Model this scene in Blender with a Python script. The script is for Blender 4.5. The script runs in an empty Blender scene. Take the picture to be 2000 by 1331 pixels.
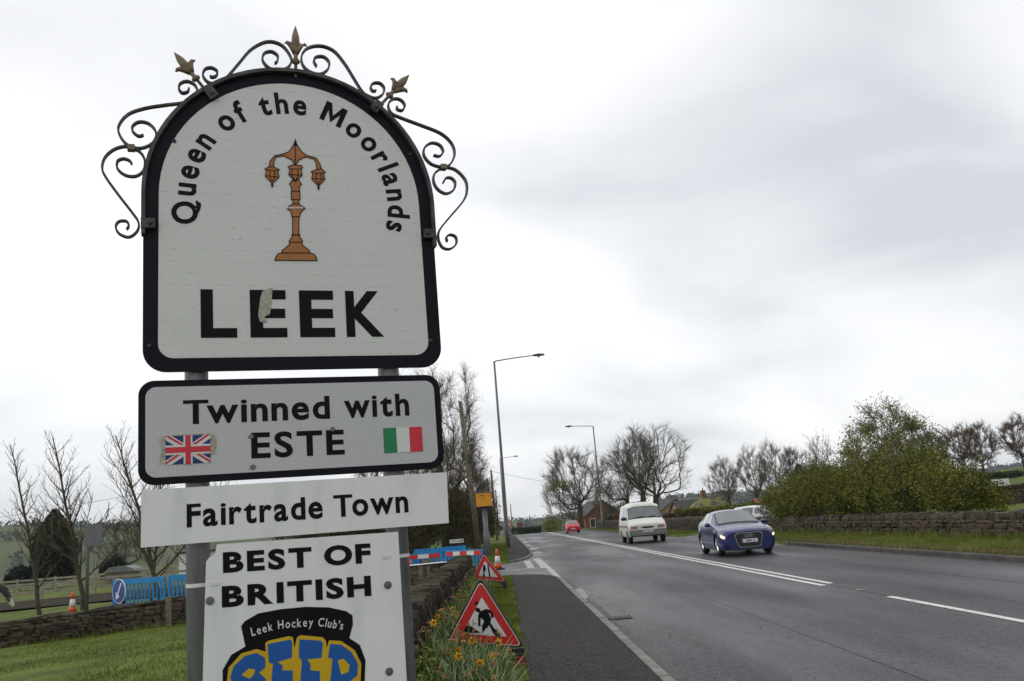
import bpy, bmesh, math, random
import numpy as np
from mathutils import Vector, Matrix, noise
from mathutils.geometry import tessellate_polygon
R = math.radians
SC = bpy.context.scene
COL = SC.collection

# ------------------------------------------------------------------ camera
cam_d = bpy.data.cameras.new('camera'); cam = bpy.data.objects.new('camera', cam_d); COL.objects.link(cam)
cam.location = (0, 0, 1.65)
cam.rotation_euler = (R(101.53088), R(4.59356), R(-0.57918))
cam_d.sensor_width = 36.0; cam_d.lens = 31.5
cam_d.clip_start = 0.1; cam_d.clip_end = 9000
SC.camera = cam
# ------------------------------------------------------------------ sky: high overcast over a clear-sky base
SUN_EL, SUN_AZ = R(38), R(-62)            # azimuth measured from +Y towards +X
w = bpy.data.worlds.new('World'); SC.world = w; w.use_nodes = True
nt = w.node_tree; nt.nodes.clear()
def wn(t, **k):
    n = nt.nodes.new(t)
    for a, b in k.items(): setattr(n, a, b)
    return n
out = wn('ShaderNodeOutputWorld'); bg = wn('ShaderNodeBackground')
sky = wn('ShaderNodeTexSky', sky_type='NISHITA', sun_disc=False, sun_elevation=SUN_EL, sun_rotation=SUN_AZ)
skm = wn('ShaderNodeVectorMath', operation='SCALE'); skm.inputs['Scale'].default_value = 0.10
tc = wn('ShaderNodeTexCoord'); sep = wn('ShaderNodeSeparateXYZ')
zz = wn('ShaderNodeMath', operation='MAXIMUM'); zz.inputs[1].default_value = 0.0
za = wn('ShaderNodeMath', operation='ADD'); za.inputs[1].default_value = 0.42
dv = wn('ShaderNodeVectorMath', operation='DIVIDE'); cb = wn('ShaderNodeCombineXYZ')
n1 = wn('ShaderNodeTexNoise'); n1.inputs['Scale'].default_value = 1.9; n1.inputs['Detail'].default_value = 5; n1.inputs['Roughness'].default_value = 0.45; n1.inputs['Distortion'].default_value = 0.35
n2 = wn('ShaderNodeTexNoise'); n2.inputs['Scale'].default_value = 0.8; n2.inputs['Detail'].default_value = 2
mp = wn('ShaderNodeMapping'); mp.inputs['Scale'].default_value = (0.9, 1.15, 1.0); mp.inputs['Rotation'].default_value = (0, 0, R(-28)); mp.inputs['Location'].default_value = (5.729, 2.73, 0.9)
mixn = wn('ShaderNodeMath', operation='ADD')
ramp = wn('ShaderNodeValToRGB')
ramp.color_ramp.elements[0].position = 0.40; ramp.color_ramp.elements[0].color = (0.62, 0.638, 0.675, 1)
ramp.color_ramp.elements[1].position = 0.61; ramp.color_ramp.elements[1].color = (1.06, 1.06, 1.06, 1)
e = ramp.color_ramp.elements.new(0.50); e.color = (0.86, 0.868, 0.885, 1)
# the cloud is brightest round the hidden sun and dims away from it
sd = Vector((math.sin(SUN_AZ)*math.cos(SUN_EL), math.cos(SUN_AZ)*math.cos(SUN_EL), math.sin(SUN_EL)))
dt = wn('ShaderNodeVectorMath', operation='DOT_PRODUCT'); dt.inputs[1].default_value = sd
gl = wn('ShaderNodeMapRange'); gl.inputs['From Min'].default_value = -1.0; gl.inputs['From Max'].default_value = 0.12; gl.interpolation_type = 'SMOOTHSTEP'
gl.inputs['To Min'].default_value = 0.27; gl.inputs['To Max'].default_value = 1.05
sc1 = wn('ShaderNodeMath', operation='MULTIPLY'); sc1.inputs[1].default_value = 0.5
mx = wn('ShaderNodeMix', data_type='RGBA'); mx.inputs['Factor'].default_value = 0.93
addg = wn('ShaderNodeVectorMath', operation='SCALE')
L = nt.links.new
L(tc.outputs['Generated'], sep.inputs[0]); L(sep.outputs['Z'], zz.inputs[0]); L(zz.outputs[0], za.inputs[0])
for i in range(3): L(za.outputs[0], cb.inputs[i])
L(tc.outputs['Generated'], dv.inputs[0]); L(cb.outputs[0], dv.inputs[1]); L(dv.outputs[0], mp.inputs['Vector'])
L(mp.outputs[0], n1.inputs['Vector']); L(mp.outputs[0], n2.inputs['Vector'])
L(n1.outputs['Fac'], mixn.inputs[0]); L(n2.outputs['Fac'], mixn.inputs[1]); L(mixn.outputs[0], sc1.inputs[0]); L(sc1.outputs[0], ramp.inputs['Fac'])
L(tc.outputs['Generated'], dt.inputs[0]); L(dt.outputs['Value'], gl.inputs['Value'])
L(sky.outputs[0], skm.inputs[0]); L(skm.outputs[0], mx.inputs[6]); L(ramp.outputs[0], mx.inputs[7])
L(mx.outputs[2], addg.inputs[0]); L(gl.outputs[0], addg.inputs['Scale'])
L(addg.outputs[0], bg.inputs['Color']); bg.inputs['Strength'].default_value = 1.0
L(bg.outputs[0], out.inputs['Surface'])
# ------------------------------------------------------------------ sun, soft through cloud
sl = bpy.data.lights.new('sun', 'SUN'); sl.energy = 0.6; sl.angle = R(25); sl.color = (1.0, 0.96, 0.9)
so = bpy.data.objects.new('sun', sl); COL.objects.link(so)
so.rotation_euler = sd.to_track_quat('Z', 'Y').to_euler()
SC.view_settings.view_transform = 'Standard'; SC.view_settings.look = 'None'
SC.view_settings.exposure = 0.14; SC.view_settings.gamma = 1.0; SC.view_settings.use_curve_mapping = False
SC.render.engine = 'CYCLES'
SC.cycles.max_bounces = 6; SC.cycles.transparent_max_bounces = 8; SC.cycles.use_denoising = True

# ------------------------------------------------------------------ materials
def mat(name, col, rough=0.7, var=0.15, scale=8.0, bump=0.0, bscale=None, metal=0.0, spec=0.5, col2=None, rand=0.0, emit=0.0, detail=4, contrast=(0.3, 0.7), rough_var=0.0, alpha=None, coat=0.0, trans=0.0, coord='Object', stretch=None):
    m = bpy.data.materials.new(name); m.use_nodes = True
    t = m.node_tree; b = t.nodes['Principled BSDF']; l = t.links.new
    b.inputs['Roughness'].default_value = rough; b.inputs['Metallic'].default_value = metal
    b.inputs['Specular IOR Level'].default_value = spec
    if coat: b.inputs['Coat Weight'].default_value = coat; b.inputs['Coat Roughness'].default_value = 0.06
    if trans: b.inputs['Transmission Weight'].default_value = trans
    tcn = t.nodes.new('ShaderNodeTexCoord')
    nz = t.nodes.new('ShaderNodeTexNoise'); nz.inputs['Scale'].default_value = scale; nz.inputs['Detail'].default_value = detail
    if stretch:
        mpx = t.nodes.new('ShaderNodeMapping'); mpx.inputs['Scale'].default_value = stretch; l(tcn.outputs[coord], mpx.inputs['Vector']); l(mpx.outputs[0], nz.inputs['Vector'])
    else: l(tcn.outputs[coord], nz.inputs['Vector'])
    rp = t.nodes.new('ShaderNodeValToRGB')
    c2 = col2 if col2 else tuple(min(1, c*(1+var)) for c in col)
    c1 = col if col2 else tuple(c*(1-var) for c in col)
    rp.color_ramp.elements[0].position = contrast[0]; rp.color_ramp.elements[1].position = contrast[1]
    rp.color_ramp.elements[0].color = (*c1, 1); rp.color_ramp.elements[1].color = (*c2, 1)
    l(nz.outputs['Fac'], rp.inputs['Fac']); cur = rp.outputs['Color']
    if rand:
        oi = t.nodes.new('ShaderNodeObjectInfo'); mr = t.nodes.new('ShaderNodeMapRange')
        mr.inputs['To Min'].default_value = 1-rand; mr.inputs['To Max'].default_value = 1+rand
        vm = t.nodes.new('ShaderNodeVectorMath'); vm.operation = 'SCALE'
        l(oi.outputs['Random'], mr.inputs['Value']); l(cur, vm.inputs[0]); l(mr.outputs[0], vm.inputs['Scale']); cur = vm.outputs[0]
    l(cur, b.inputs['Base Color'])
    if rough_var:
        mr = t.nodes.new('ShaderNodeMapRange'); mr.inputs['To Min'].default_value = max(0.02, rough-rough_var); mr.inputs['To Max'].default_value = min(1, rough+rough_var)
        mr.inputs['From Min'].default_value = .3; mr.inputs['From Max'].default_value = .7
        l(nz.outputs['Fac'], mr.inputs['Value']); l(mr.outputs[0], b.inputs['Roughness'])
    if bump:
        nb = t.nodes.new('ShaderNodeTexNoise'); nb.inputs['Scale'].default_value = bscale or scale*4; nb.inputs['Detail'].default_value = 4
        l(tcn.outputs[coord], nb.inputs['Vector'])
        bp = t.nodes.new('ShaderNodeBump'); bp.inputs['Strength'].default_value = bump; bp.inputs['Distance'].default_value = 0.02
        l(nb.outputs['Fac'], bp.inputs['Height']); l(bp.outputs[0], b.inputs['Normal'])
    if emit:
        b.inputs['Emission Color'].default_value = (*col, 1); b.inputs['Emission Strength'].default_value = emit
    return m
M = {}
M['grass'] = mat('grass', (0.055, 0.085, 0.010), 0.9, col2=(0.120, 0.155, 0.020), scale=0.8, bump=0.5, bscale=25, spec=0.15, detail=8, contrast=(0.35, 0.65))
M['blade'] = mat('grass_blade', (0.075, 0.115, 0.010), 0.6, col2=(0.200, 0.225, 0.034), scale=1.1, spec=0.2, detail=8)
M['soil'] = mat('soil', (0.030, 0.022, 0.014), 0.95, var=0.4, scale=6, bump=0.5, spec=0.1)
M['stone'] = mat('stone', (0.030, 0.023, 0.016), 0.9, col2=(0.110, 0.085, 0.060), scale=5, bump=0.8, bscale=22, rand=0.45, spec=0.2, detail=7)
M['stone_dark'] = mat('packed_earth_core', (0.016, 0.012, 0.009), 0.95, var=0.4, scale=5, bump=0.6, spec=0.1)
M['coping'] = mat('coping_stone', (0.032, 0.027, 0.019), 0.9, col2=(0.100, 0.086, 0.060), scale=7, bump=0.9, bscale=26, rand=0.4, spec=0.2, detail=7)
M['moss'] = mat('moss', (0.075, 0.085, 0.02), 0.95, var=0.4, scale=5, bump=0.6, spec=0.1)
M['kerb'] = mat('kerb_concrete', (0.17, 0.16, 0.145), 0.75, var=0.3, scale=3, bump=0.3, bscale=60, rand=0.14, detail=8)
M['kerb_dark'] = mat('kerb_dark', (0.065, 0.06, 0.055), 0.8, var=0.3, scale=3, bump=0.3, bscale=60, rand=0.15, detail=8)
M['bark'] = mat('bark', (0.055, 0.045, 0.030), 0.9, col2=(0.115, 0.10, 0.068), scale=4, bump=0.6, spec=0.15)
M['bark_green'] = mat('bark_mossy', (0.050, 0.046, 0.020), 0.9, col2=(0.105, 0.098, 0.045), scale=3, bump=0.6, spec=0.15)
M['twig'] = mat('twig', (0.135, 0.110, 0.080), 0.9, var=0.35, scale=0.6, spec=0.1)
M['twig_red'] = mat('twig_red', (0.125, 0.068, 0.035), 0.9, var=0.35, scale=0.6, spec=0.1)
M['bud'] = mat('bud_leaf', (0.12, 0.105, 0.035), 0.7, col2=(0.21, 0.20, 0.06), scale=1.2, spec=0.15)
M['leaf'] = mat('leaf_green', (0.070, 0.086, 0.008), 0.6, col2=(0.235, 0.235, 0.026), scale=0.9, spec=0.25, detail=6)
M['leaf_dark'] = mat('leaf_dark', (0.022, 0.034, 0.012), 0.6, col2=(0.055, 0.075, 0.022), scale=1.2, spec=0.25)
M['leaf_bright'] = mat('leaf_spring', (0.13, 0.18, 0.022), 0.6, col2=(0.24, 0.29, 0.05), scale=1.0, spec=0.2)
M['leaf_brown'] = mat('leaf_brown', (0.038, 0.030, 0.012), 0.8, col2=(0.088, 0.070, 0.026), scale=1.0, spec=0.15)
M['conifer'] = mat('conifer', (0.012, 0.022, 0.012), 0.7, col2=(0.034, 0.05, 0.024), scale=2.0, spec=0.2)
M['daff_leaf'] = mat('daffodil_leaf', (0.095, 0.155, 0.045), 0.45, col2=(0.23, 0.30, 0.125), scale=2.5, spec=0.4)
M['daff_yellow'] = mat('daffodil_petal', (0.72, 0.43, 0.02), 0.6, var=0.2, scale=20)
M['daff_orange'] = mat('daffodil_trumpet', (0.70, 0.26, 0.01), 0.6, var=0.2, scale=20)
M['daff_dead'] = mat('withered_flower', (0.20, 0.09, 0.025), 0.85, col2=(0.40, 0.22, 0.07), scale=14)
M['wood'] = mat('weathered_wood', (0.17, 0.145, 0.095), 0.85, var=0.35, scale=6, bump=0.5, detail=8)
M['rail'] = mat('pale_rail', (0.30, 0.27, 0.21), 0.85, var=0.25, scale=3, bump=0.3)
M['galv'] = mat('galvanised', (0.17, 0.175, 0.175), 0.55, var=0.34, stretch=(3, 3, .5), scale=9, metal=0.35, rough_var=0.12, detail=8)
M['lamp_grey'] = mat('lamp_column', (0.17, 0.175, 0.18), 0.6, var=0.15, scale=2, metal=0.2)
M['dark_metal'] = mat('dark_metal', (0.035, 0.037, 0.04), 0.5, var=0.2, scale=8)
M['iron'] = mat('wrought_iron', (0.045, 0.047, 0.047), 0.6, col2=(0.125, 0.125, 0.118), scale=16, metal=0.2, bump=0.3, bscale=90, detail=8, contrast=(0.4, 0.75))
M['bronze'] = mat('bronze_finial', (0.135, 0.098, 0.058), 0.5, col2=(0.27, 0.205, 0.135), scale=22, metal=0.25, detail=8)
M['black'] = mat('sign_black', (0.006, 0.006, 0.009), 0.55, var=0.25, scale=10, spec=0.15)
M['sign_black'] = mat('sign_border', (0.005, 0.0055, 0.011), 0.5, var=0.3, scale=5, spec=0.18, rough_var=0.12)
M['white'] = mat('white_paint', (0.74, 0.74, 0.72), 0.5, var=0.05, scale=3)
M['plain_white'] = mat('white_board', (0.74, 0.75, 0.715), 0.42, col2=(0.88, 0.88, 0.87), scale=3.0, rough_var=0.08, detail=12, stretch=(3.2, 1, .8), contrast=(0.26, 0.52))
M['orange_enamel'] = mat('orange_enamel', (0.43, 0.155, 0.035), 0.5, var=0.12, scale=20)
M['red'] = mat('sign_red', (0.62, 0.022, 0.02), 0.4, var=0.10, scale=9)
M['flag_blue'] = mat('flag_blue', (0.010, 0.028, 0.16), 0.4, var=0.1, scale=9)
M['flag_red'] = mat('flag_red', (0.66, 0.028, 0.045), 0.4, var=0.1, scale=9)
M['flag_green'] = mat('flag_green', (0.010, 0.23, 0.085), 0.4, var=0.1, scale=9)
M['beer_blue'] = mat('badge_blue', (0.004, 0.105, 0.40), 0.4, var=0.06, scale=9)
M['beer_yellow'] = mat('badge_yellow', (0.68, 0.43, 0.005), 0.4, var=0.06, scale=9)
M['tape'] = mat('old_tape', (0.42, 0.40, 0.33), 0.7, var=0.3, scale=60)
M['rust'] = mat('rusty_paint', (0.055, 0.025, 0.014), 0.9, var=0.4, scale=12, bump=0.5)
M['barrier'] = mat('barrier_blue', (0.012, 0.235, 0.56), 0.45, var=0.15, scale=2.5, rand=0.1)
M['cone_orange'] = mat('cone_orange', (0.72, 0.085, 0.015), 0.5, var=0.12, scale=9)
M['plastic_black'] = mat('black_plastic', (0.016, 0.016, 0.018), 0.55, var=0.25, scale=12)
M['foot_red'] = mat('faded_red_foot', (0.33, 0.018, 0.028), 0.6, var=0.25, scale=12)
M['camera_yellow'] = mat('camera_yellow', (0.80, 0.33, 0.012), 0.5, var=0.07, scale=4)
M['round_blue'] = mat('sign_blue', (0.012, 0.055, 0.30), 0.4, var=0.1, scale=6)
M['rubber'] = mat('tyre_rubber', (0.014, 0.014, 0.015), 0.75, var=0.2, scale=20)
M['alloy'] = mat('alloy', (0.50, 0.50, 0.52), 0.3, var=0.1, scale=20, metal=0.8)
M['hub_grey'] = mat('steel_wheel', (0.10, 0.10, 0.10), 0.5, var=0.2, scale=20, metal=0.4)
M['chrome'] = mat('chrome', (0.72, 0.73, 0.75), 0.14, var=0.04, scale=20, metal=1.0)
M['glass'] = mat('car_glass', (0.10, 0.118, 0.12), 0.05, var=0.3, scale=2.2, spec=0.9, coat=0.6)
M['paint_blue'] = mat('paint_navy', (0.006, 0.016, 0.115), 0.26, var=0.10, scale=2, coat=.6, spec=0.5)
M['paint_red'] = mat('paint_red', (0.55, 0.006, 0.018), 0.35, var=0.08, scale=2, coat=0.15, spec=.3)
M['paint_cream'] = mat('paint_cream_white', (0.76, 0.75, 0.69), 0.38, var=0.07, scale=1.6, coat=0.35, detail=8)
M['paint_white'] = mat('paint_white', (0.72, 0.74, 0.74), 0.3, var=0.05, scale=2, coat=0.8)
M['bumper_grey'] = mat('bumper_grey', (0.20, 0.20, 0.19), 0.6, var=0.15, scale=6)
M['lens'] = mat('headlamp_lens', (0.22, 0.23, 0.24), 0.15, var=0.2, scale=30, coat=0.8)
M['amber'] = mat('indicator_amber', (0.75, 0.13, 0.01), 0.25, var=0.1, scale=20, coat=0.6)
M['lit'] = mat('headlamp_lit', (1.0, 0.80, 0.50), 0.3, var=0.02, emit=1.6)
M['brick'] = mat('red_brick', (0.20, 0.070, 0.040), 0.9, var=0.25, scale=2.5, detail=8, bump=0.4, bscale=30)
M['tan_brick'] = mat('tan_brick', (0.36, 0.20, 0.115), 0.9, var=0.15, scale=2.5, detail=8)
M['slate'] = mat('slate_roof', (0.045, 0.042, 0.044), 0.8, var=0.3, scale=2, detail=8, bump=0.4, bscale=12)
M['mossy_roof'] = mat('mossy_roof', (0.06, 0.055, 0.045), 0.9, col2=(0.20, 0.19, 0.035), scale=0.5, detail=6, contrast=(0.42, 0.55))
M['pane'] = mat('window_pane', (0.03, 0.035, 0.04), 0.1, var=0.3, scale=3, spec=0.8)
M['marking'] = mat('road_paint', (0.16, 0.16, 0.155), 0.6, col2=(0.70, 0.70, 0.67), scale=9, detail=10, bump=0.25, bscale=120, contrast=(0.30, 0.46))
M['gutter'] = mat('gutter_silt', (0.022, 0.018, 0.015), 0.6, col2=(0.06, 0.05, 0.042), scale=4, detail=8, bump=.4, bscale=60)
M['water'] = mat('puddle_water', (0.030, 0.031, 0.032), 0.32, var=0.2, scale=2, spec=0.6)
M['tar'] = mat('tar_seam', (0.014, 0.014, 0.015), 0.45, var=0.3, scale=4)
M['horse'] = mat('horse_coat', (0.014, 0.013, 0.013), 0.7, col2=(0.55, 0.50, 0.42), scale=1.4, contrast=(0.52, 0.56))
M['straw'] = mat('dry_grass', (0.20, 0.165, 0.075), 0.8, var=0.35, scale=3)
M['wire'] = mat('wire', (0.05, 0.05, 0.05), 0.6, var=0.1)

def asphalt(name, c1, c2, rough, grain, wet, spec=.5):
    """chipped asphalt: fine aggregate speckle, broad worn and damp areas"""
    m = bpy.data.materials.new(name); m.use_nodes = True; t = m.node_tree; b = t.nodes['Principled BSDF']; l = t.links.new
    tcn = t.nodes.new('ShaderNodeTexCoord')
    def nz(scale, det=5, vec=None, rough_=0.55):
        n = t.nodes.new('ShaderNodeTexNoise'); n.inputs['Scale'].default_value = scale; n.inputs['Detail'].default_value = det; n.inputs['Roughness'].default_value = rough_
        l(vec or tcn.outputs['Object'], n.inputs['Vector']); return n
    mpn = t.nodes.new('ShaderNodeMapping'); mpn.inputs['Scale'].default_value = (1.0, 0.16, 1); l(tcn.outputs['Object'], mpn.inputs['Vector'])
    broad = nz(0.55, 6, mpn.outputs[0]); damp = nz(0.5, 5, mpn.outputs[0]); fine = nz(grain, 3); vor = t.nodes.new('ShaderNodeTexVoronoi')
    vor.inputs['Scale'].default_value = grain*1.3; l(tcn.outputs['Object'], vor.inputs['Vector']); sepc = t.nodes.new('ShaderNodeSeparateColor'); l(vor.outputs['Color'], sepc.inputs[0])
    rp = t.nodes.new('ShaderNodeValToRGB'); rp.color_ramp.elements[0].position = .33; rp.color_ramp.elements[1].position = .67
    rp.color_ramp.elements[0].color = (*c1, 1); rp.color_ramp.elements[1].color = (*c2, 1); l(broad.outputs['Fac'], rp.inputs['Fac'])
    mr = t.nodes.new('ShaderNodeMapRange'); mr.inputs['From Min'].default_value = 0; mr.inputs['From Max'].default_value = 1; mr.inputs['To Min'].default_value = .0; mr.inputs['To Max'].default_value = 2.3
    l(sepc.outputs[0], mr.inputs['Value'])
    vm = t.nodes.new('ShaderNodeVectorMath'); vm.operation = 'SCALE'; l(rp.outputs['Color'], vm.inputs[0]); l(mr.outputs[0], vm.inputs['Scale'])
    l(vm.outputs[0], b.inputs['Base Color'])
    rr = t.nodes.new('ShaderNodeMapRange'); rr.inputs['From Min'].default_value = .35; rr.inputs['From Max'].default_value = .65
    rr.inputs['To Min'].default_value = rough-wet; rr.inputs['To Max'].default_value = rough+wet*0.6; l(damp.outputs['Fac'], rr.inputs['Value']); l(rr.outputs[0], b.inputs['Roughness'])
    bp = t.nodes.new('ShaderNodeBump'); bp.inputs['Strength'].default_value = 0.8; bp.inputs['Distance'].default_value = 0.01
    l(vor.outputs['Distance'], bp.inputs['Height']); l(bp.outputs[0], b.inputs['Normal'])
    b.inputs['Specular IOR Level'].default_value = spec
    return m
M['asphalt'] = asphalt('asphalt', (0.018, 0.019, 0.021), (0.036, 0.037, 0.040), 0.50, 30, 0.16, .34)
M['pave'] = asphalt('pavement_tarmac', (0.020, 0.0165, 0.016), (0.034, 0.028, 0.027), 0.80, 40, 0.08, .16)
M['lane'] = asphalt('lane_tarmac', (0.042, 0.040, 0.040), (0.066, 0.063, 0.062), 0.5, 55, 0.16)

def hex_sheeting():
    """retro-reflective sheeting: fine honeycomb over pale grey"""
    m = bpy.data.materials.new('reflective_sheeting'); m.use_nodes = True; t = m.node_tree; b = t.nodes['Principled BSDF']; l = t.links.new
    tcn = t.nodes.new('ShaderNodeTexCoord'); v = t.nodes.new('ShaderNodeTexVoronoi'); v.feature = 'DISTANCE_TO_EDGE'; v.inputs['Scale'].default_value = 190; v.inputs['Randomness'].default_value = 0.12
    l(tcn.outputs['Object'], v.inputs['Vector'])
    rp = t.nodes.new('ShaderNodeValToRGB'); rp.color_ramp.elements[0].position = .06; rp.color_ramp.elements[1].position = .22
    rp.color_ramp.elements[0].color = (.66, .66, .66, 1); rp.color_ramp.elements[1].color = (.49, .495, .50, 1)
    l(v.outputs['Distance'], rp.inputs['Fac']); l(rp.outputs[0], b.inputs['Base Color']); b.inputs['Roughness'].default_value = .42
    return m
M['sheeting'] = hex_sheeting()
def face_white():
    """ageing sign face: faint horizontal dotted rows and specks of dirt"""
    m = bpy.data.materials.new('sign_face'); m.use_nodes = True; t = m.node_tree; b = t.nodes['Principled BSDF']; l = t.links.new
    tcn = t.nodes.new('ShaderNodeTexCoord')
    wv = t.nodes.new('ShaderNodeTexWave'); wv.bands_direction = 'Z'; wv.inputs['Scale'].default_value = 7.5; wv.inputs['Distortion'].default_value = 0.0
    l(tcn.outputs['Object'], wv.inputs['Vector'])
    nz = t.nodes.new('ShaderNodeTexNoise'); nz.inputs['Scale'].default_value = 110; nz.inputs['Detail'].default_value = 2; l(tcn.outputs['Object'], nz.inputs['Vector'])
    cm = t.nodes.new('ShaderNodeMath'); cm.operation = 'GREATER_THAN'; cm.inputs[1].default_value = 0.985; l(wv.outputs['Fac'], cm.inputs[0])
    c2 = t.nodes.new('ShaderNodeMath'); c2.operation = 'GREATER_THAN'; c2.inputs[1].default_value = 0.55; l(nz.outputs['Fac'], c2.inputs[0])
    mm = t.nodes.new('ShaderNodeMath'); mm.operation = 'MULTIPLY'; l(cm.outputs[0], mm.inputs[0]); l(c2.outputs[0], mm.inputs[1])
    sp = t.nodes.new('ShaderNodeTexNoise'); sp.inputs['Scale'].default_value = 38; sp.inputs['Detail'].default_value = 1; l(tcn.outputs['Object'], sp.inputs['Vector'])
    s2 = t.nodes.new('ShaderNodeMath'); s2.operation = 'GREATER_THAN'; s2.inputs[1].default_value = 0.765; l(sp.outputs['Fac'], s2.inputs[0])
    ad = t.nodes.new('ShaderNodeMath'); ad.operation = 'MAXIMUM'; l(mm.outputs[0], ad.inputs[0]); l(s2.outputs[0], ad.inputs[1])
    big = t.nodes.new('ShaderNodeTexNoise'); big.inputs['Scale'].default_value = 3; big.inputs['Detail'].default_value = 6; l(tcn.outputs['Object'], big.inputs['Vector'])
    rp = t.nodes.new('ShaderNodeValToRGB'); rp.color_ramp.elements[0].color = (.67, .675, .64, 1); rp.color_ramp.elements[1].color = (.76, .765, .73, 1); l(big.outputs['Fac'], rp.inputs['Fac'])
    mx_ = t.nodes.new('ShaderNodeMix'); mx_.data_type = 'RGBA'; mx_.inputs[7].default_value = (.53, .53, .50, 1)
    l(ad.outputs[0], mx_.inputs[0]); l(rp.outputs[0], mx_.inputs[6]); l(mx_.outputs[2], b.inputs['Base Color']); b.inputs['Roughness'].default_value = .48
    return m
M['face'] = face_white()
def far_fields():
    m = bpy.data.materials.new('far_fields'); m.use_nodes = True; t = m.node_tree; b = t.nodes['Principled BSDF']; l = t.links.new
    tcn = t.nodes.new('ShaderNodeTexCoord'); v = t.nodes.new('ShaderNodeTexVoronoi'); v.inputs['Scale'].default_value = 0.011; v.distance = 'MANHATTAN'
    l(tcn.outputs['Object'], v.inputs['Vector'])
    rp = t.nodes.new('ShaderNodeValToRGB'); sx = t.nodes.new('ShaderNodeSeparateColor'); l(v.outputs['Color'], sx.inputs[0]); l(sx.outputs[0], rp.inputs['Fac'])
    el = rp.color_ramp.elements; el[0].color = (.055, .075, .022, 1); el[1].color = (.12, .105, .06, 1)
    for p, c in ((.3, (.10, .125, .035)), (.5, (.045, .052, .024)), (.75, (.085, .11, .03))): q = el.new(p); q.color = (*c, 1)
    l(rp.outputs[0], b.inputs['Base Color']); b.inputs['Roughness'].default_value = .95; b.inputs['Specular IOR Level'].default_value = .1
    return m
M['fields'] = far_fields()

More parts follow.
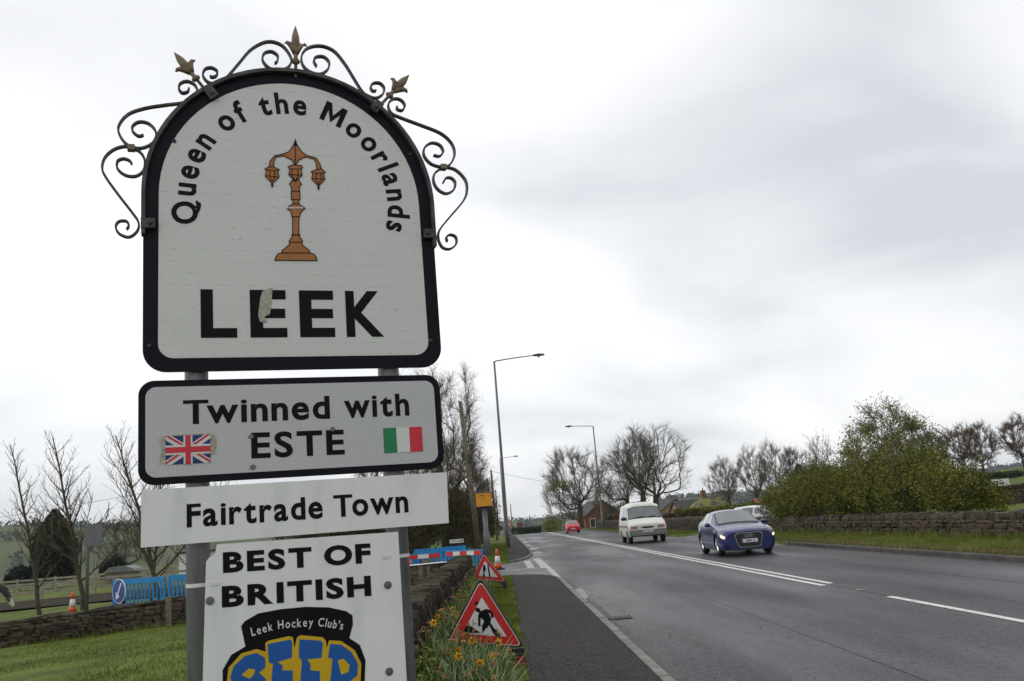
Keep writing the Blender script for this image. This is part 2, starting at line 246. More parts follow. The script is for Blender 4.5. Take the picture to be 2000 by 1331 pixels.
# ------------------------------------------------------------------ mesh helpers
class MB:
    def __init__(s): s.v = []; s.f = []
    def add(s, vs, fs):
        o = len(s.v); s.v.extend([tuple(p) for p in vs]); s.f.extend([tuple(i+o for i in f) for f in fs]); return s
    def box(s, c, d, rz=0.0, taper=1.0, M4=None):
        x, y, z = d[0]/2, d[1]/2, d[2]/2; cs, sn = math.cos(rz), math.sin(rz); vs = []
        for k, (a, b, e) in enumerate([(-1,-1,-1),(1,-1,-1),(1,1,-1),(-1,1,-1),(-1,-1,1),(1,-1,1),(1,1,1),(-1,1,1)]):
            t = taper if e > 0 else 1; px, py = a*x*t, b*y*t
            vs.append((c[0]+px*cs-py*sn, c[1]+px*sn+py*cs, c[2]+e*z))
        return s.add(vs, [(0,3,2,1),(4,5,6,7),(0,1,5,4),(1,2,6,5),(2,3,7,6),(3,0,4,7)])
    def tube(s, pts, rad, n=6, caps=True, up=None):
        pts = [Vector(p) for p in pts]; m = len(pts)
        if not hasattr(rad, '__len__'): rad = [rad]*m
        vs = []; fs = []; ref = None
        for i, p in enumerate(pts):
            d = (pts[min(i+1, m-1)]-pts[max(i-1, 0)])
            if d.length < 1e-9: d = Vector((0, 0, 1))
            d.normalize()
            if ref is None: ref = Vector((0, 0, 1)) if abs(d.z) < .9 else Vector((1, 0, 0))
            a = d.cross(ref)
            if a.length < 1e-5: a = d.orthogonal()
            a.normalize(); b = d.cross(a).normalized(); ref = a.cross(d)*1.0 if False else ref
            for k in range(n):
                t = 2*math.pi*k/n; vs.append(p+(a*math.cos(t)+b*math.sin(t))*rad[i])
        for i in range(m-1):
            for k in range(n):
                q = (k+1) % n; fs.append((i*n+k, i*n+q, (i+1)*n+q, (i+1)*n+k))
        if caps: fs.append(tuple(range(n))[::-1]); fs.append(tuple((m-1)*n+k for k in range(n)))
        return s.add(vs, fs)
    def lathe(s, prof, c=(0, 0, 0), n=16, axis='z'):
        vs = []; fs = []; m = len(prof)
        for r, z in prof:
            for k in range(n):
                t = 2*math.pi*k/n; x, y = r*math.cos(t), r*math.sin(t)
                p = (x, y, z) if axis == 'z' else ((x, z, y) if axis == 'y' else (z, x, y))
                vs.append((c[0]+p[0], c[1]+p[1], c[2]+p[2]))
        for i in range(m-1):
            for k in range(n):
                q = (k+1) % n; fs.append((i*n+k, i*n+q, (i+1)*n+q, (i+1)*n+k))
        fs.append(tuple(range(n))[::-1]); fs.append(tuple((m-1)*n+k for k in range(n)))
        return s.add(vs, fs)
    def prism(s, poly, y0, y1):
        """closed outline (u, v) in the local x-z plane, from depth y0 (front) to y1 (back)"""
        n = len(poly)
        tri = tessellate_polygon([[Vector((p[0], p[1], 0)) for p in poly]])
        vs = [(p[0], y0, p[1]) for p in poly]+[(p[0], y1, p[1]) for p in poly]
        fs = []
        for t in tri:
            a, b, c = [Vector(poly[i]) for i in t]
            if (b-a).cross(c-a) < 0: t = t[::-1]
            fs.append(tuple(t)); fs.append(tuple(i+n for i in t[::-1]))
        ar = sum(poly[i][0]*poly[(i+1) % n][1]-poly[(i+1) % n][0]*poly[i][1] for i in range(n))
        for i in range(n):
            j = (i+1) % n; q = (i, i+n, j+n, j); fs.append(q if ar > 0 else q[::-1])
        return s.add(vs, fs)
    def ring(s, outer, inner, y0, y1):
        """band between two outlines with the same number of points"""
        n = len(outer); vs = []
        for pl_, y in ((outer, y0), (inner, y0), (outer, y1), (inner, y1)): vs += [(p[0], y, p[1]) for p in pl_]
        fs = []
        for i in range(n):
            j = (i+1) % n
            fs += [(i, j, n+j, n+i), (2*n+j, 2*n+i, 3*n+i, 3*n+j), (j, i, 2*n+i, 2*n+j), (n+i, n+j, 3*n+j, 3*n+i)]
        return s.add(vs, fs)
    def stroke(s, pts, wd, y0, y1):
        for (a, b) in zip(pts[:-1], pts[1:]):
            a = Vector(a); b = Vector(b); d = b-a
            if d.length < 1e-6: continue
            d.normalize(); nn = Vector((-d.y, d.x))*wd/2; a = a-d*wd*.4; b = b+d*wd*.4
            s.prism([a-nn, b-nn, b+nn, a+nn], y0, y1)
        return s
    def sheet(s, pts, z):
        return s.add([(p[0], p[1], z if len(p) < 3 else p[2]) for p in pts], [tuple(range(len(pts)))])
    def mesh(s, name, m, smooth=False):
        me = bpy.data.meshes.new(name); me.from_pydata(s.v, [], s.f); me.update()
        if m: me.materials.append(M[m] if isinstance(m, str) else m)
        if smooth: me.polygons.foreach_set('use_smooth', [True]*len(me.polygons))
        return me
    def build(s, name, m, parent=None, smooth=False, loc=None, rot=None):
        return put(name, s.mesh(name, m, smooth), parent, loc, rot)
def put(name, me, parent=None, loc=None, rot=None):
    o = bpy.data.objects.new(name, me); COL.objects.link(o)
    if parent: o.parent = parent
    if loc: o.location = loc
    if rot: o.rotation_euler = rot
    return o
def tag(o, label=None, cat=None, group=None, kind=None):
    if label: o['label'] = label
    if cat: o['category'] = cat
    if group: o['group'] = group
    if kind: o['kind'] = kind
    return o
def thing(name, label, cat, loc=(0, 0, 0), rz=0.0, group=None):
    o = bpy.data.objects.new(name, None); COL.objects.link(o); o.location = loc; o.rotation_euler = (0, 0, rz); o.empty_display_size = 0.2
    return tag(o, label, cat, group)
def copy_tree(o, parent=None):
    c = o.copy(); COL.objects.link(c); c.parent = parent
    for ch in o.children: copy_tree(ch, c)
    return c
def struct(name, mb, m, smooth=False):
    return tag(mb.build(name, m, smooth=smooth), kind='structure')
def np_mesh(name, V, Fq, m, parent=None):
    """quads or triangles from numpy arrays"""
    me = bpy.data.meshes.new(name); k = Fq.shape[1]
    me.vertices.add(len(V)); me.vertices.foreach_set('co', V.astype(np.float32).ravel())
    me.loops.add(Fq.size); me.loops.foreach_set('vertex_index', Fq.astype(np.int32).ravel())
    me.polygons.add(len(Fq)); me.polygons.foreach_set('loop_start', np.arange(0, Fq.size, k, dtype=np.int32))
    me.update(calc_edges=True); me.materials.append(M[m] if isinstance(m, str) else m)
    return put(name, me, parent)
FONT = bpy.data.fonts.load('<builtin>')
_gc = {}
def glyphs(s, bold=0.02, cx=1.0):
    """mesh of a line of text; returns verts2d, faces, width, capheight"""
    key = (s, bold)
    if key not in _gc:
        if s == 'M':
            h, wd, st = .70, .80, .115+bold*2.2
            po = [(0, 0), (st, 0), (st*1.0, h*.60), (wd/2, h*.05), (wd-st, h*.60), (wd-st, 0), (wd, 0), (wd, h), (wd-st*1.12, h), (wd/2, h*.42), (st*1.12, h), (0, h)]
            mb_ = MB(); mb_.prism(po, 0, 1); nn_ = len(po)
            _gc[key] = ([(a, c) for a, b, c in mb_.v[:nn_]], [f for f in mb_.f if max(f) < nn_]); return _gc[key]
        c = bpy.data.curves.new('t', 'FONT'); c.body = s; c.font = FONT; c.size = 1.0; c.offset = bold; c.resolution_u = 4; c.fill_mode = 'FRONT'
        o = bpy.data.objects.new('t', c); COL.objects.link(o)
        dg = bpy.context.evaluated_depsgraph_get(); me = bpy.data.meshes.new_from_object(o.evaluated_get(dg))
        vs = [tuple(v.co[:2]) for v in me.vertices]; fs = [tuple(p.vertices) for p in me.polygons]
        fs = [f if (Vector(vs[f[1]])-Vector(vs[f[0]])).cross(Vector(vs[f[2]])-Vector(vs[f[0]])) > 0 else f[::-1] for f in fs]
        bpy.data.objects.remove(o); bpy.data.curves.remove(c); bpy.data.meshes.remove(me); _gc[key] = (vs, fs)
    return _gc[key]
def text_line(mb, s, u0, u1, v0, cap, y, bold=0.02, v1=None, gap=.095):
    """letters set one by one from u0 to u1, baseline from v0 to v1 and capital height cap"""
    hv, _ = glyphs('H', bold); hb = min(p[1] for p in hv); hh = max(p[1] for p in hv)-hb; xv, _ = glyphs('x', bold); xh = (max(p[1] for p in xv)-hb)/hh
    lower = any(c.islower() for c in s); v1 = v0 if v1 is None else v1; lay = []; x = 0.0
    for i, ch in enumerate(s):
        if ch == ' ': x += .26; continue
        vs, fs = glyphs(ch, bold); a = min(p[0] for p in vs); b = max(p[0] for p in vs); lay.append((x-a, vs, fs)); x += b-a+gap
        if i+1 < len(s) and ch == 'T' and s[i+1].islower(): x -= .11
        if i+1 < len(s) and (ch in 'rFw' or s[i+1] == 'w'): x -= .035
    tot = x-gap
    for dx, vs, fs in lay:
        pts = []
        for px, py in vs:
            t = (px+dx)/tot; q = (py-hb)/hh
            if lower and q > 0: q = q*1.10 if q <= xh else xh*1.10+(q-xh)*(1.0-xh*1.10)/(1.0-xh) if q <= 1 else q
            pts.append((u0+(u1-u0)*t, y, v0+(v1-v0)*t+q*cap))
        mb.add(pts, fs)
    return mb
def arc_text(mb, s, path, cap, y, bold=0.02, squeeze=1.0, cls=None):
    """letters set one by one along a polyline baseline, filling it"""
    adv = []; hv, _ = glyphs('H', bold); hb = min(p[1] for p in hv); hh = max(p[1] for p in hv)-hb
    for ch in s:
        if ch == ' ': adv.append((.30, 0, 0)); continue
        vs, fs = glyphs(ch, bold); a = min(p[0] for p in vs); b = max(p[0] for p in vs); adv.append((b-a+.10, a, b))
    tot = sum(a[0] for a in adv)-.10
    P = [Vector(p) for p in path]; ls = [0]
    for a, b in zip(P[:-1], P[1:]): ls.append(ls[-1]+(b-a).length)
    def at(t):
        t = max(0, min(ls[-1]-1e-6, t))
        for i in range(len(P)-1):
            if ls[i+1] >= t: return P[i].lerp(P[i+1], (t-ls[i])/(ls[i+1]-ls[i]))
        return P[-1]
    k = ls[-1]/tot; x = 0.0; e = ls[-1]*.02; words = []
    if cls: mb = cls(); words.append(mb)
    for ch, (wd, a, b) in zip(s, adv):
        if ch == ' ' and cls: mb = cls(); words.append(mb)
        if ch != ' ':
            cx = x+(wd-.10)/2; p = at(cx*k); d = (at(cx*k+e)-at(cx*k-e)).normalized(); nn = Vector((-d.y, d.x))
            vs, fs = glyphs(ch, bold)
            mb.add([(lambda q: (q.x, y, q.y))(p+d*((px-(a+b)/2)*k*squeeze)+nn*((py-hb)/hh*cap)) for px, py in vs], fs)
        x += wd
    return words if cls else mb
def smooth_path(pts, n=5):
    P = [Vector(p) for p in pts]; out_ = []
    for i in range(len(P)-1):
        a, b, c, d = P[max(i-1, 0)], P[i], P[i+1], P[min(i+2, len(P)-1)]
        for k in range(n):
            t = k/n; out_.append(.5*((2*b)+(c-a)*t+(2*a-5*b+4*c-d)*t*t+(3*b-a-3*c+d)*t**3))
    out_.append(P[-1]); return out_
def rrect(u0, v0, u1, v1, r, n=8):
    out_ = []
    for cx, cy, a0 in ((u1-r, v0+r, -90), (u1-r, v1-r, 0), (u0+r, v1-r, 90), (u0+r, v0+r, 180)):
        for k in range(n+1):
            a = R(a0+90*k/n); out_.append((cx+r*math.cos(a), cy+r*math.sin(a)))
    return out_
def clip_rect(poly, u0, v0, u1, v1):
    def cl(p, ins, itx):
        o = []
        for i in range(len(p)):
            a, b = p[i-1], p[i]
            if ins(b):
                if not ins(a): o.append(itx(a, b))
                o.append(b)
            elif ins(a): o.append(itx(a, b))
        return o
    def ix(c): return lambda a, b: (c, a[1]+(b[1]-a[1])*(c-a[0])/(b[0]-a[0]))
    def iy(c): return lambda a, b: (a[0]+(b[0]-a[0])*(c-a[1])/(b[1]-a[1]), c)
    p = cl(poly, lambda q: q[0] >= u0, ix(u0)); p = cl(p, lambda q: q[0] <= u1, ix(u1)); p = cl(p, lambda q: q[1] >= v0, iy(v0)); p = cl(p, lambda q: q[1] <= v1, iy(v1))
    return p
rnd = random.Random(11)
# ------------------------------------------------------------------ the lie of the land
def drop(y):
    if y < 125: return 0.0
    if y < 175: return -0.0006*(y-125)**2
    return -1.5-0.06*(min(y, 470)-175)
def in_entrance(x, y):
    if 10.75 < x < 26 and 50.4 < y < 55.6: return True
    return 10.75 < x <= 14 and (36.0+(x-10.75)*4.4) < y < 57.0-(x-10.75)*.45
def lane_z(x): return -0.012*max(0, -x)
def lane_near(x): return 28.2 if x > -2 else (28.2+(-2-x)*.185 if x > -12 else 30.05+(-12-x)*.062)
def ground(x, y):
    d = drop(y)
    if x > 10.75:
        if in_entrance(x, y): return 0.01+max(0, x-14)*0.02
        z = 0.12+0.02*min(1, (x-10.75)/3)+max(0, min(x, 35)-14.4)*0.018+max(0, min(x, 110)-35)*0.07
        return z+d*(1 if x < 40 else 0.6)
    if x > 0.17: return -0.06+d
    if y < lane_near(x):
        if x > -1.4: return 0.10
        return -0.12-0.055*min(30, -x-1.4)
    if y < 39.2: return lane_z(x)-0.06
    if x < -8: return lane_z(x)-0.06+.12*min(1, (y-39)/25)+d*(1 if x > -30 else .7)
    return 0.10-0.008*min(60, max(0, -x-1))+d
def lines(spec):
    o = []
    for a, b, n in spec: o += list(np.linspace(a, b, n, endpoint=False))
    return o
xs = lines([(-900, -120, 14), (-120, -30, 18), (-30, -1.5, 40), (-1.5, .1, 6)])+[.14, .21]+lines([(.4, 10.4, 5)])+[10.70, 10.80]+lines([(11, 14.2, 14), (14.2, 30, 22), (30, 120, 24), (120, 900, 14)])+[900]
ys = lines([(-12, 28, 40)])+[28.12, 28.28]+lines([(28.4, 32.8, 36), (32.8, 39, 9)])+[39.12, 39.3]+lines([(40, 60, 40), (60, 135, 36), (135, 480, 40)])+[480]
V = []; 
for y in ys:
    for x in xs:
        z = ground(x, y)
        if x < -2 or x > 15: z += 0.05*noise.noise((x*.35, y*.35, 0))
        V.append((x, y, z))
nx, ny = len(xs), len(ys)
Fq = [(j*nx+i, j*nx+i+1, (j+1)*nx+i+1, (j+1)*nx+i) for j in range(ny-1) for i in range(nx-1)]
g = MB(); g.v = V; g.f = Fq
struct('ground', g, 'grass', smooth=False)
# far hills across the valley
hx = np.linspace(-1500, 1500, 90); hy = np.linspace(470, 2600, 46)
def hill(x, y):
    t = (y-470)/1000.0
    rise = -19+ (26+14*noise.noise((x*.0016+3, 1.7, 0)))*min(1.0, max(0, t)**1.15)
    left = 46*max(0, min(1, (-x-40)/420))*min(1, max(0, (y-470)/380))
    right = 14*max(0, min(1, (x-60)/260))*min(1, max(0, (y-470)/420))
    return rise+left+right+7*noise.noise((x*.006, y*.006, 2))*min(1, max(0, t*3))-max(0, (y-1700))*.05
g = MB(); g.v = [(x, y, hill(x, y)) for y in hy for x in hx]
g.f = [(j*90+i, j*90+i+1, (j+1)*90+i+1, (j+1)*90+i) for j in range(45) for i in range(89)]
struct('hills', g, 'fields', smooth=True)

# ------------------------------------------------------------------ roads and pavements
def road_strip(x0, x1, y0, y1, z, dy=3.0):
    mb = MB(); n = max(1, int((y1-y0)/dy)); yy = [y0+(y1-y0)*k/n for k in range(n+1)]
    for y in yy:
        for x in (x0, x1): mb.v.append((x, y, z+drop(y)))
    mb.f = [(2*k, 2*k+1, 2*k+3, 2*k+2) for k in range(n)]
    return mb
struct('road', road_strip(1.49, 10.69, -12, 260, 0.0), 'asphalt')
lane = MB(); lx = [1.49, 0.9, 0.2, -1, -3, -6, -8.5]
far_y = [49.5, 41.8, 39.5, 39.1, 39.1, 39.1, 39.1]
near_y = [26.2, 27.7, 28.25]+[lane_near(x)+.2 for x in lx[3:]]
for x, fy, nyy in zip(lx, far_y, near_y): lane.v += [(x, nyy, lane_z(x)-.002), (x, fy, lane_z(x)-.002)]
lane.f = [(2*k+2, 2*k, 2*k+1, 2*k+3) for k in range(len(lx)-1)]
struct('side_road', lane, 'lane')
ent = MB(); ent.sheet([(10.69, 34.8), (11.3, 38.6), (12.4, 44), (13.6, 50.2), (26, 50.2, .3), (26, 55.8, .3), (13.6, 56.2), (12.2, 57.2), (10.69, 58.5)], 0.03)
ent.v = [(a, b, (0.0 if a < 10.8 else c+.02)) for a, b, c in ent.v]
struct('driveway_entrance', ent, 'lane')
pv = MB().sheet([(.14, -8), (1.37, -8), (1.37, 25.6), (1.30, 26.3), (1.02, 27.3), (.6, 27.95), (.14, 28.15)], .108)
pav = struct('pavement', pv, 'pave')
pv = MB().sheet([(.14, 39.6), (.5, 40.4), (.86, 42.2), (1.25, 46), (1.37, 49.4), (1.37, 58), (.14, 58)], .108)
for k in range(30):
    y0, y1 = 58+k*2.6, 58+(k+1)*2.6
    pv.add([(.14, y0, .108+drop(y0)), (1.37, y0, .108+drop(y0)), (1.37, y1, .108+drop(y1)), (.14, y1, .108+drop(y1))], [(0, 1, 2, 3)])
struct('pavement_beyond', pv, 'pave')
pd = MB()
for k in range(9):
    x0, x1 = -40+k*3.2, -40+(k+1)*3.2
    for (ya, yb) in ((40, 43), (43, 46), (46, 48.5)): pd.add([(x, y, ground(x, y)+.07) for x, y in ((x0, ya), (x1, ya), (x1, yb), (x0, yb))], [(0, 1, 2, 3)])
struct('paddock_earth', pd, 'soil')
# kerbs: single stones with open joints
def kerb_stone_mesh(wd=.125, ln=.905, h=.235):
    pr = [(-wd/2, -h), (wd/2, -h), (wd/2, -.022), (wd/2-.022, 0), (-wd/2, 0)]
    mb = MB(); n = len(pr)
    for y in (-ln/2, ln/2): mb.v += [(p[0], y, p[1]) for p in pr]
    mb.f = [tuple(range(n)), tuple(range(2*n-1, n-1, -1))]+[(i, i+n, (i+1) % n+n, (i+1) % n) for i in range(n)]
    return mb
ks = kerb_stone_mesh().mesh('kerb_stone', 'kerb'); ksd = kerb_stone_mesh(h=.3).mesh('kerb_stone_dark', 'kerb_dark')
def kerb_run(root, me, pts, z=.116, flip=0):
    P = smooth_path(pts, 8) if len(pts) > 2 else [Vector(p) for p in pts]
    ls = [0]
    for a, b in zip(P[:-1], P[1:]): ls.append(ls[-1]+(b-a).length)
    n = max(1, round(ls[-1]/.92))
    def at(t):
        for i in range(len(P)-1):
            if ls[i+1] >= t-1e-6: return P[i].lerp(P[i+1], (t-ls[i])/(ls[i+1]-ls[i]))
        return P[-1]
    for k in range(n):
        a, b = at(ls[-1]*k/n), at(ls[-1]*(k+1)/n); c = (a+b)/2; d = b-a
        o = put('kerb_stone', me, root, (c.x, c.y, z+drop(c.y)+rnd.uniform(-.004, .004)), (0, rnd.uniform(-.008, .008), math.atan2(d.y, d.x)-math.pi/2+flip+rnd.uniform(-.004, .004)))
        o.scale = (1, (d.length-.012)/.905, 1)
def kerb_root(name):
    o = bpy.data.objects.new(name, None); COL.objects.link(o); return tag(o, kind='structure')
kl = kerb_root('kerb_left')
kerb_run(kl, ks, [(1.43, -2), (1.43, 25.4)])
kerb_run(kl, ks, [(1.43, 25.5), (1.34, 26.5), (1.02, 27.45), (.56, 28.02), (.05, 28.22)], z=.085)
kerb_run(kl, ks, [(.05, 39.45), (.52, 40.3), (.90, 42.0), (1.28, 45.6), (1.43, 49.6)], z=.095)
kerb_run(kl, ks, [(1.43, 49.7), (1.43, 136)], z=.114)
kr = kerb_root('kerb_right')
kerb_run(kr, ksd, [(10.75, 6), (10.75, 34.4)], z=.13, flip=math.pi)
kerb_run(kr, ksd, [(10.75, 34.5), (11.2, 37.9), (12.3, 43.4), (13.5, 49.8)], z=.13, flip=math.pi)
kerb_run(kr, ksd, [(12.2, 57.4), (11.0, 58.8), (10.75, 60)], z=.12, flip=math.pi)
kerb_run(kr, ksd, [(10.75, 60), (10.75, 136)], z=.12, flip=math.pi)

# painted markings, worn at the edges
def paint(name, quads, label=None):
    mb = MB()
    for x0, x1, y0, y1 in quads:
        n = max(1, int((y1-y0)/1.2)); prev = None
        for k in range(n+1):
            y = y0+(y1-y0)*k/n; j = rnd.uniform(-.008, .008)
            mb.v += [(x0+j, y, .005+drop(y)), (x1+j*.6, y, .005+drop(y))]
        o = len(mb.v)-2*(n+1)
        mb.f += [(o+2*k, o+2*k+1, o+2*k+3, o+2*k+2) for k in range(n)]
    return struct(name, mb, 'marking')
paint('double_centre_line', [(5.99, 6.12, 17.75, 133), (6.26, 6.38, 18.05, 133)])
for y0 in (10.4, 2.0): paint('centre_dash', [(6.10, 6.22, y0, y0+4.6)])
for k in range(11): paint('give_way_dash', [(1.40, 1.58, 27.1+k*.56, 27.1+k*.56+.32)])
for k in range(6): paint('give_way_dash', [(1.25, 1.58, 33.4+k*1.45, 33.4+k*1.45+.75)])
for k in range(5): paint('give_way_dash', [(.78, 1.04, 33.9+k*1.35, 33.9+k*1.35+.72)])
mb = MB().sheet([(-1.6, 33.55), (1.5, 33.2), (1.5, 33.32), (-1.6, 33.68)], .004); struct('lane_seam', mb, 'marking')
mb = MB().sheet([(1.9, 35.2), (5.9, 40.6), (5.9, 40.95), (1.9, 35.5)], .004); struct('tar_seam', mb, 'tar')
mb = MB().sheet([(6.16, 14.9), (6.21, 14.9), (6.24, 17.7), (6.19, 17.7)], .004); struct('tar_seam', mb, 'gutter')
mb = MB().sheet([(8.45, 9), (8.50, 9), (8.62, 20), (8.55, 31), (8.50, 31), (8.57, 20)], .004); struct('tar_seam', mb, 'tar')
mb = MB().sheet([(3.62, 8), (3.65, 8), (3.72, 17), (3.66, 26), (3.63, 26), (3.69, 17)], .004); struct('tar_seam', mb, 'tar')
for k in range(5):
    yy = 50.2+k*1.25; mb = MB().sheet([(3.2+.1*k, yy), (4.5+.1*k, yy+.15), (4.5+.1*k, yy+.38), (3.2+.1*k, yy+.2)], .004); struct('worn_tar_patch', mb, 'tar')
def gutter(name, x0, sgn, y0, y1, seed):
    r_ = random.Random(seed); mb = MB(); n = int((y1-y0)/.35)
    for k in range(n+1):
        y = y0+(y1-y0)*k/n; wd = .20+.13*noise.noise((y*.5, seed, 0))+.07*noise.noise((y*2.3, seed, 4)); mb.v += [(x0, y, .0045+drop(y)), (x0+sgn*max(.05, wd), y, .0045+drop(y))]
    mb.f = [(2*k, 2*k+1, 2*k+3, 2*k+2) if sgn > 0 else (2*k+1, 2*k, 2*k+2, 2*k+3) for k in range(n)]
    return struct(name, mb, 'gutter')
gutter('gutter_silt', 1.495, 1, 3, 26.5, 1); gutter('gutter_silt', 1.495, 1, 49.5, 130, 2); gutter('gutter_silt', 10.685, -1, 8, 35, 3)
def puddle(cx, cy, rx, ry, seed, z=.009):
    r_ = random.Random(seed); n = 26; ph = [r_.uniform(0, 6.28) for _ in range(4)]; mb = MB()
    pts = []
    for k in range(n):
        a = 2*math.pi*k/n; q = 1+.22*math.sin(2*a+ph[0])+.16*math.sin(3*a+ph[1])+.10*math.sin(5*a+ph[2])
        pts.append((max(1.505, cx+rx*q*math.cos(a)), cy+ry*q*math.sin(a)))
    mb.v = [(cx, cy, z)]+[(p[0], p[1], z) for p in pts]; mb.f = [(0, k+1, (k+1) % n+1) for k in range(n)]
    return struct('puddle', mb, 'water')
for a in [(1.60, 20.6, .12, 1.6, 1), (1.72, 49.5, .22, 1.6, 3), (1.75, 57, .24, 2.2, 4), (1.72, 66, .22, 2.4, 5), (1.75, 78, .26, 3.2, 6), (1.75, 93, .26, 4, 7)]: puddle(*a)
mb = MB(); pts = [(-.9, 28.62), (-.2, 28.42), (.5, 28.28), (1.0, 28.0), (1.2, 28.25), (.6, 28.75), (-.1, 28.95), (-.9, 29.0)]; mb.sheet([(a, b, lane_z(a)+.004) for a, b in pts], 0); struct('puddle', mb, 'water')
# white chips of loose grit and cat's eyes on the carriageway
cz = MB()
cz.lathe([(.075, 0), (.07, .012), (.03, .02)], n=10); czm = cz.mesh('road_stud', 'bumper_grey')
for i, y in enumerate((16.3, 34.2, 52, 70, 88)):
    o = put('road_stud', czm, None, (6.19, y, .006)); tag(o, 'small raised road stud %s' % ('just past the end of the double white line', 'between the double lines beside the dark car', 'between the double lines beside the van', 'between the double lines beyond the van', 'between the double lines nearest the red car')[i], 'road stud', 'road studs along the centre line')

gT = thing('gully_grate', 'rusty iron gully grate against the left kerb', 'drain', (1.74, 15.2, .004));
fr_ = MB().box((0, 0, .002), (.46, .44, .010)); fr_.build('frame', 'rust', gT)
for k in range(7): MB().box((-.165+k*.055, 0, .010), (.026, .37, .010)).build('bar', 'dark_metal', gT)
r_ = np.random.RandomState(12); n = 420; gx = np.where(r_.uniform(0, 1, n) < .6, 1.5+np.abs(r_.normal(0, .35, n)), r_.uniform(1.6, 10.5, n)); gy = 8+r_.uniform(0, 1, n)**1.5*40; gm = MB()
for a_, b_ in zip(gx, gy):
    s_ = r_.uniform(.006, .017); q_ = r_.uniform(-1, 1, (4, 3))*s_*.5; gm.add([(a_-s_+q_[0][0], b_-s_, .004), (a_+s_, b_-s_+q_[1][0], .004), (a_+q_[2][0], b_+s_, .004), (a_+q_[3][0], b_+q_[3][1], .005+s_)], [(0, 1, 3), (1, 2, 3), (2, 0, 3)])
tag(gm.build('road_grit', 'kerb'), 'loose grit scattered on the road and along the left gutter', 'grit', kind='stuff')
# ------------------------------------------------------------------ drystone walls
def stone_meshes(m, n=8, seed=5):
    r_ = random.Random(seed); out_ = []
    bm = bmesh.new(); bmesh.ops.create_cube(bm, size=1.0); bmesh.ops.subdivide_edges(bm, edges=bm.edges[:], cuts=1, use_grid_fill=True)
    base = [v.co.copy() for v in bm.verts]; fs = [tuple(v.index for v in f.verts) for f in bm.faces]; bm.free()
    for k in range(n):
        vs = []
        for c in base:
            q = c.copy(); ln = max(abs(q.x), abs(q.y), abs(q.z)); sph = q.normalized()*.62
            q = q.lerp(sph, .34); q += Vector((r_.uniform(-1, 1), r_.uniform(-1, 1), r_.uniform(-1, 1)))*.055
            vs.append(tuple(q))
        mb = MB(); mb.v = vs; mb.f = fs; out_.append(mb)
    return out_
SM = stone_meshes('stone'); SMm = [mb.mesh('stone', 'stone') for mb in SM]; CPm = [mb.mesh('coping_stone', 'coping') for mb in stone_meshes('coping', 8, 9)]
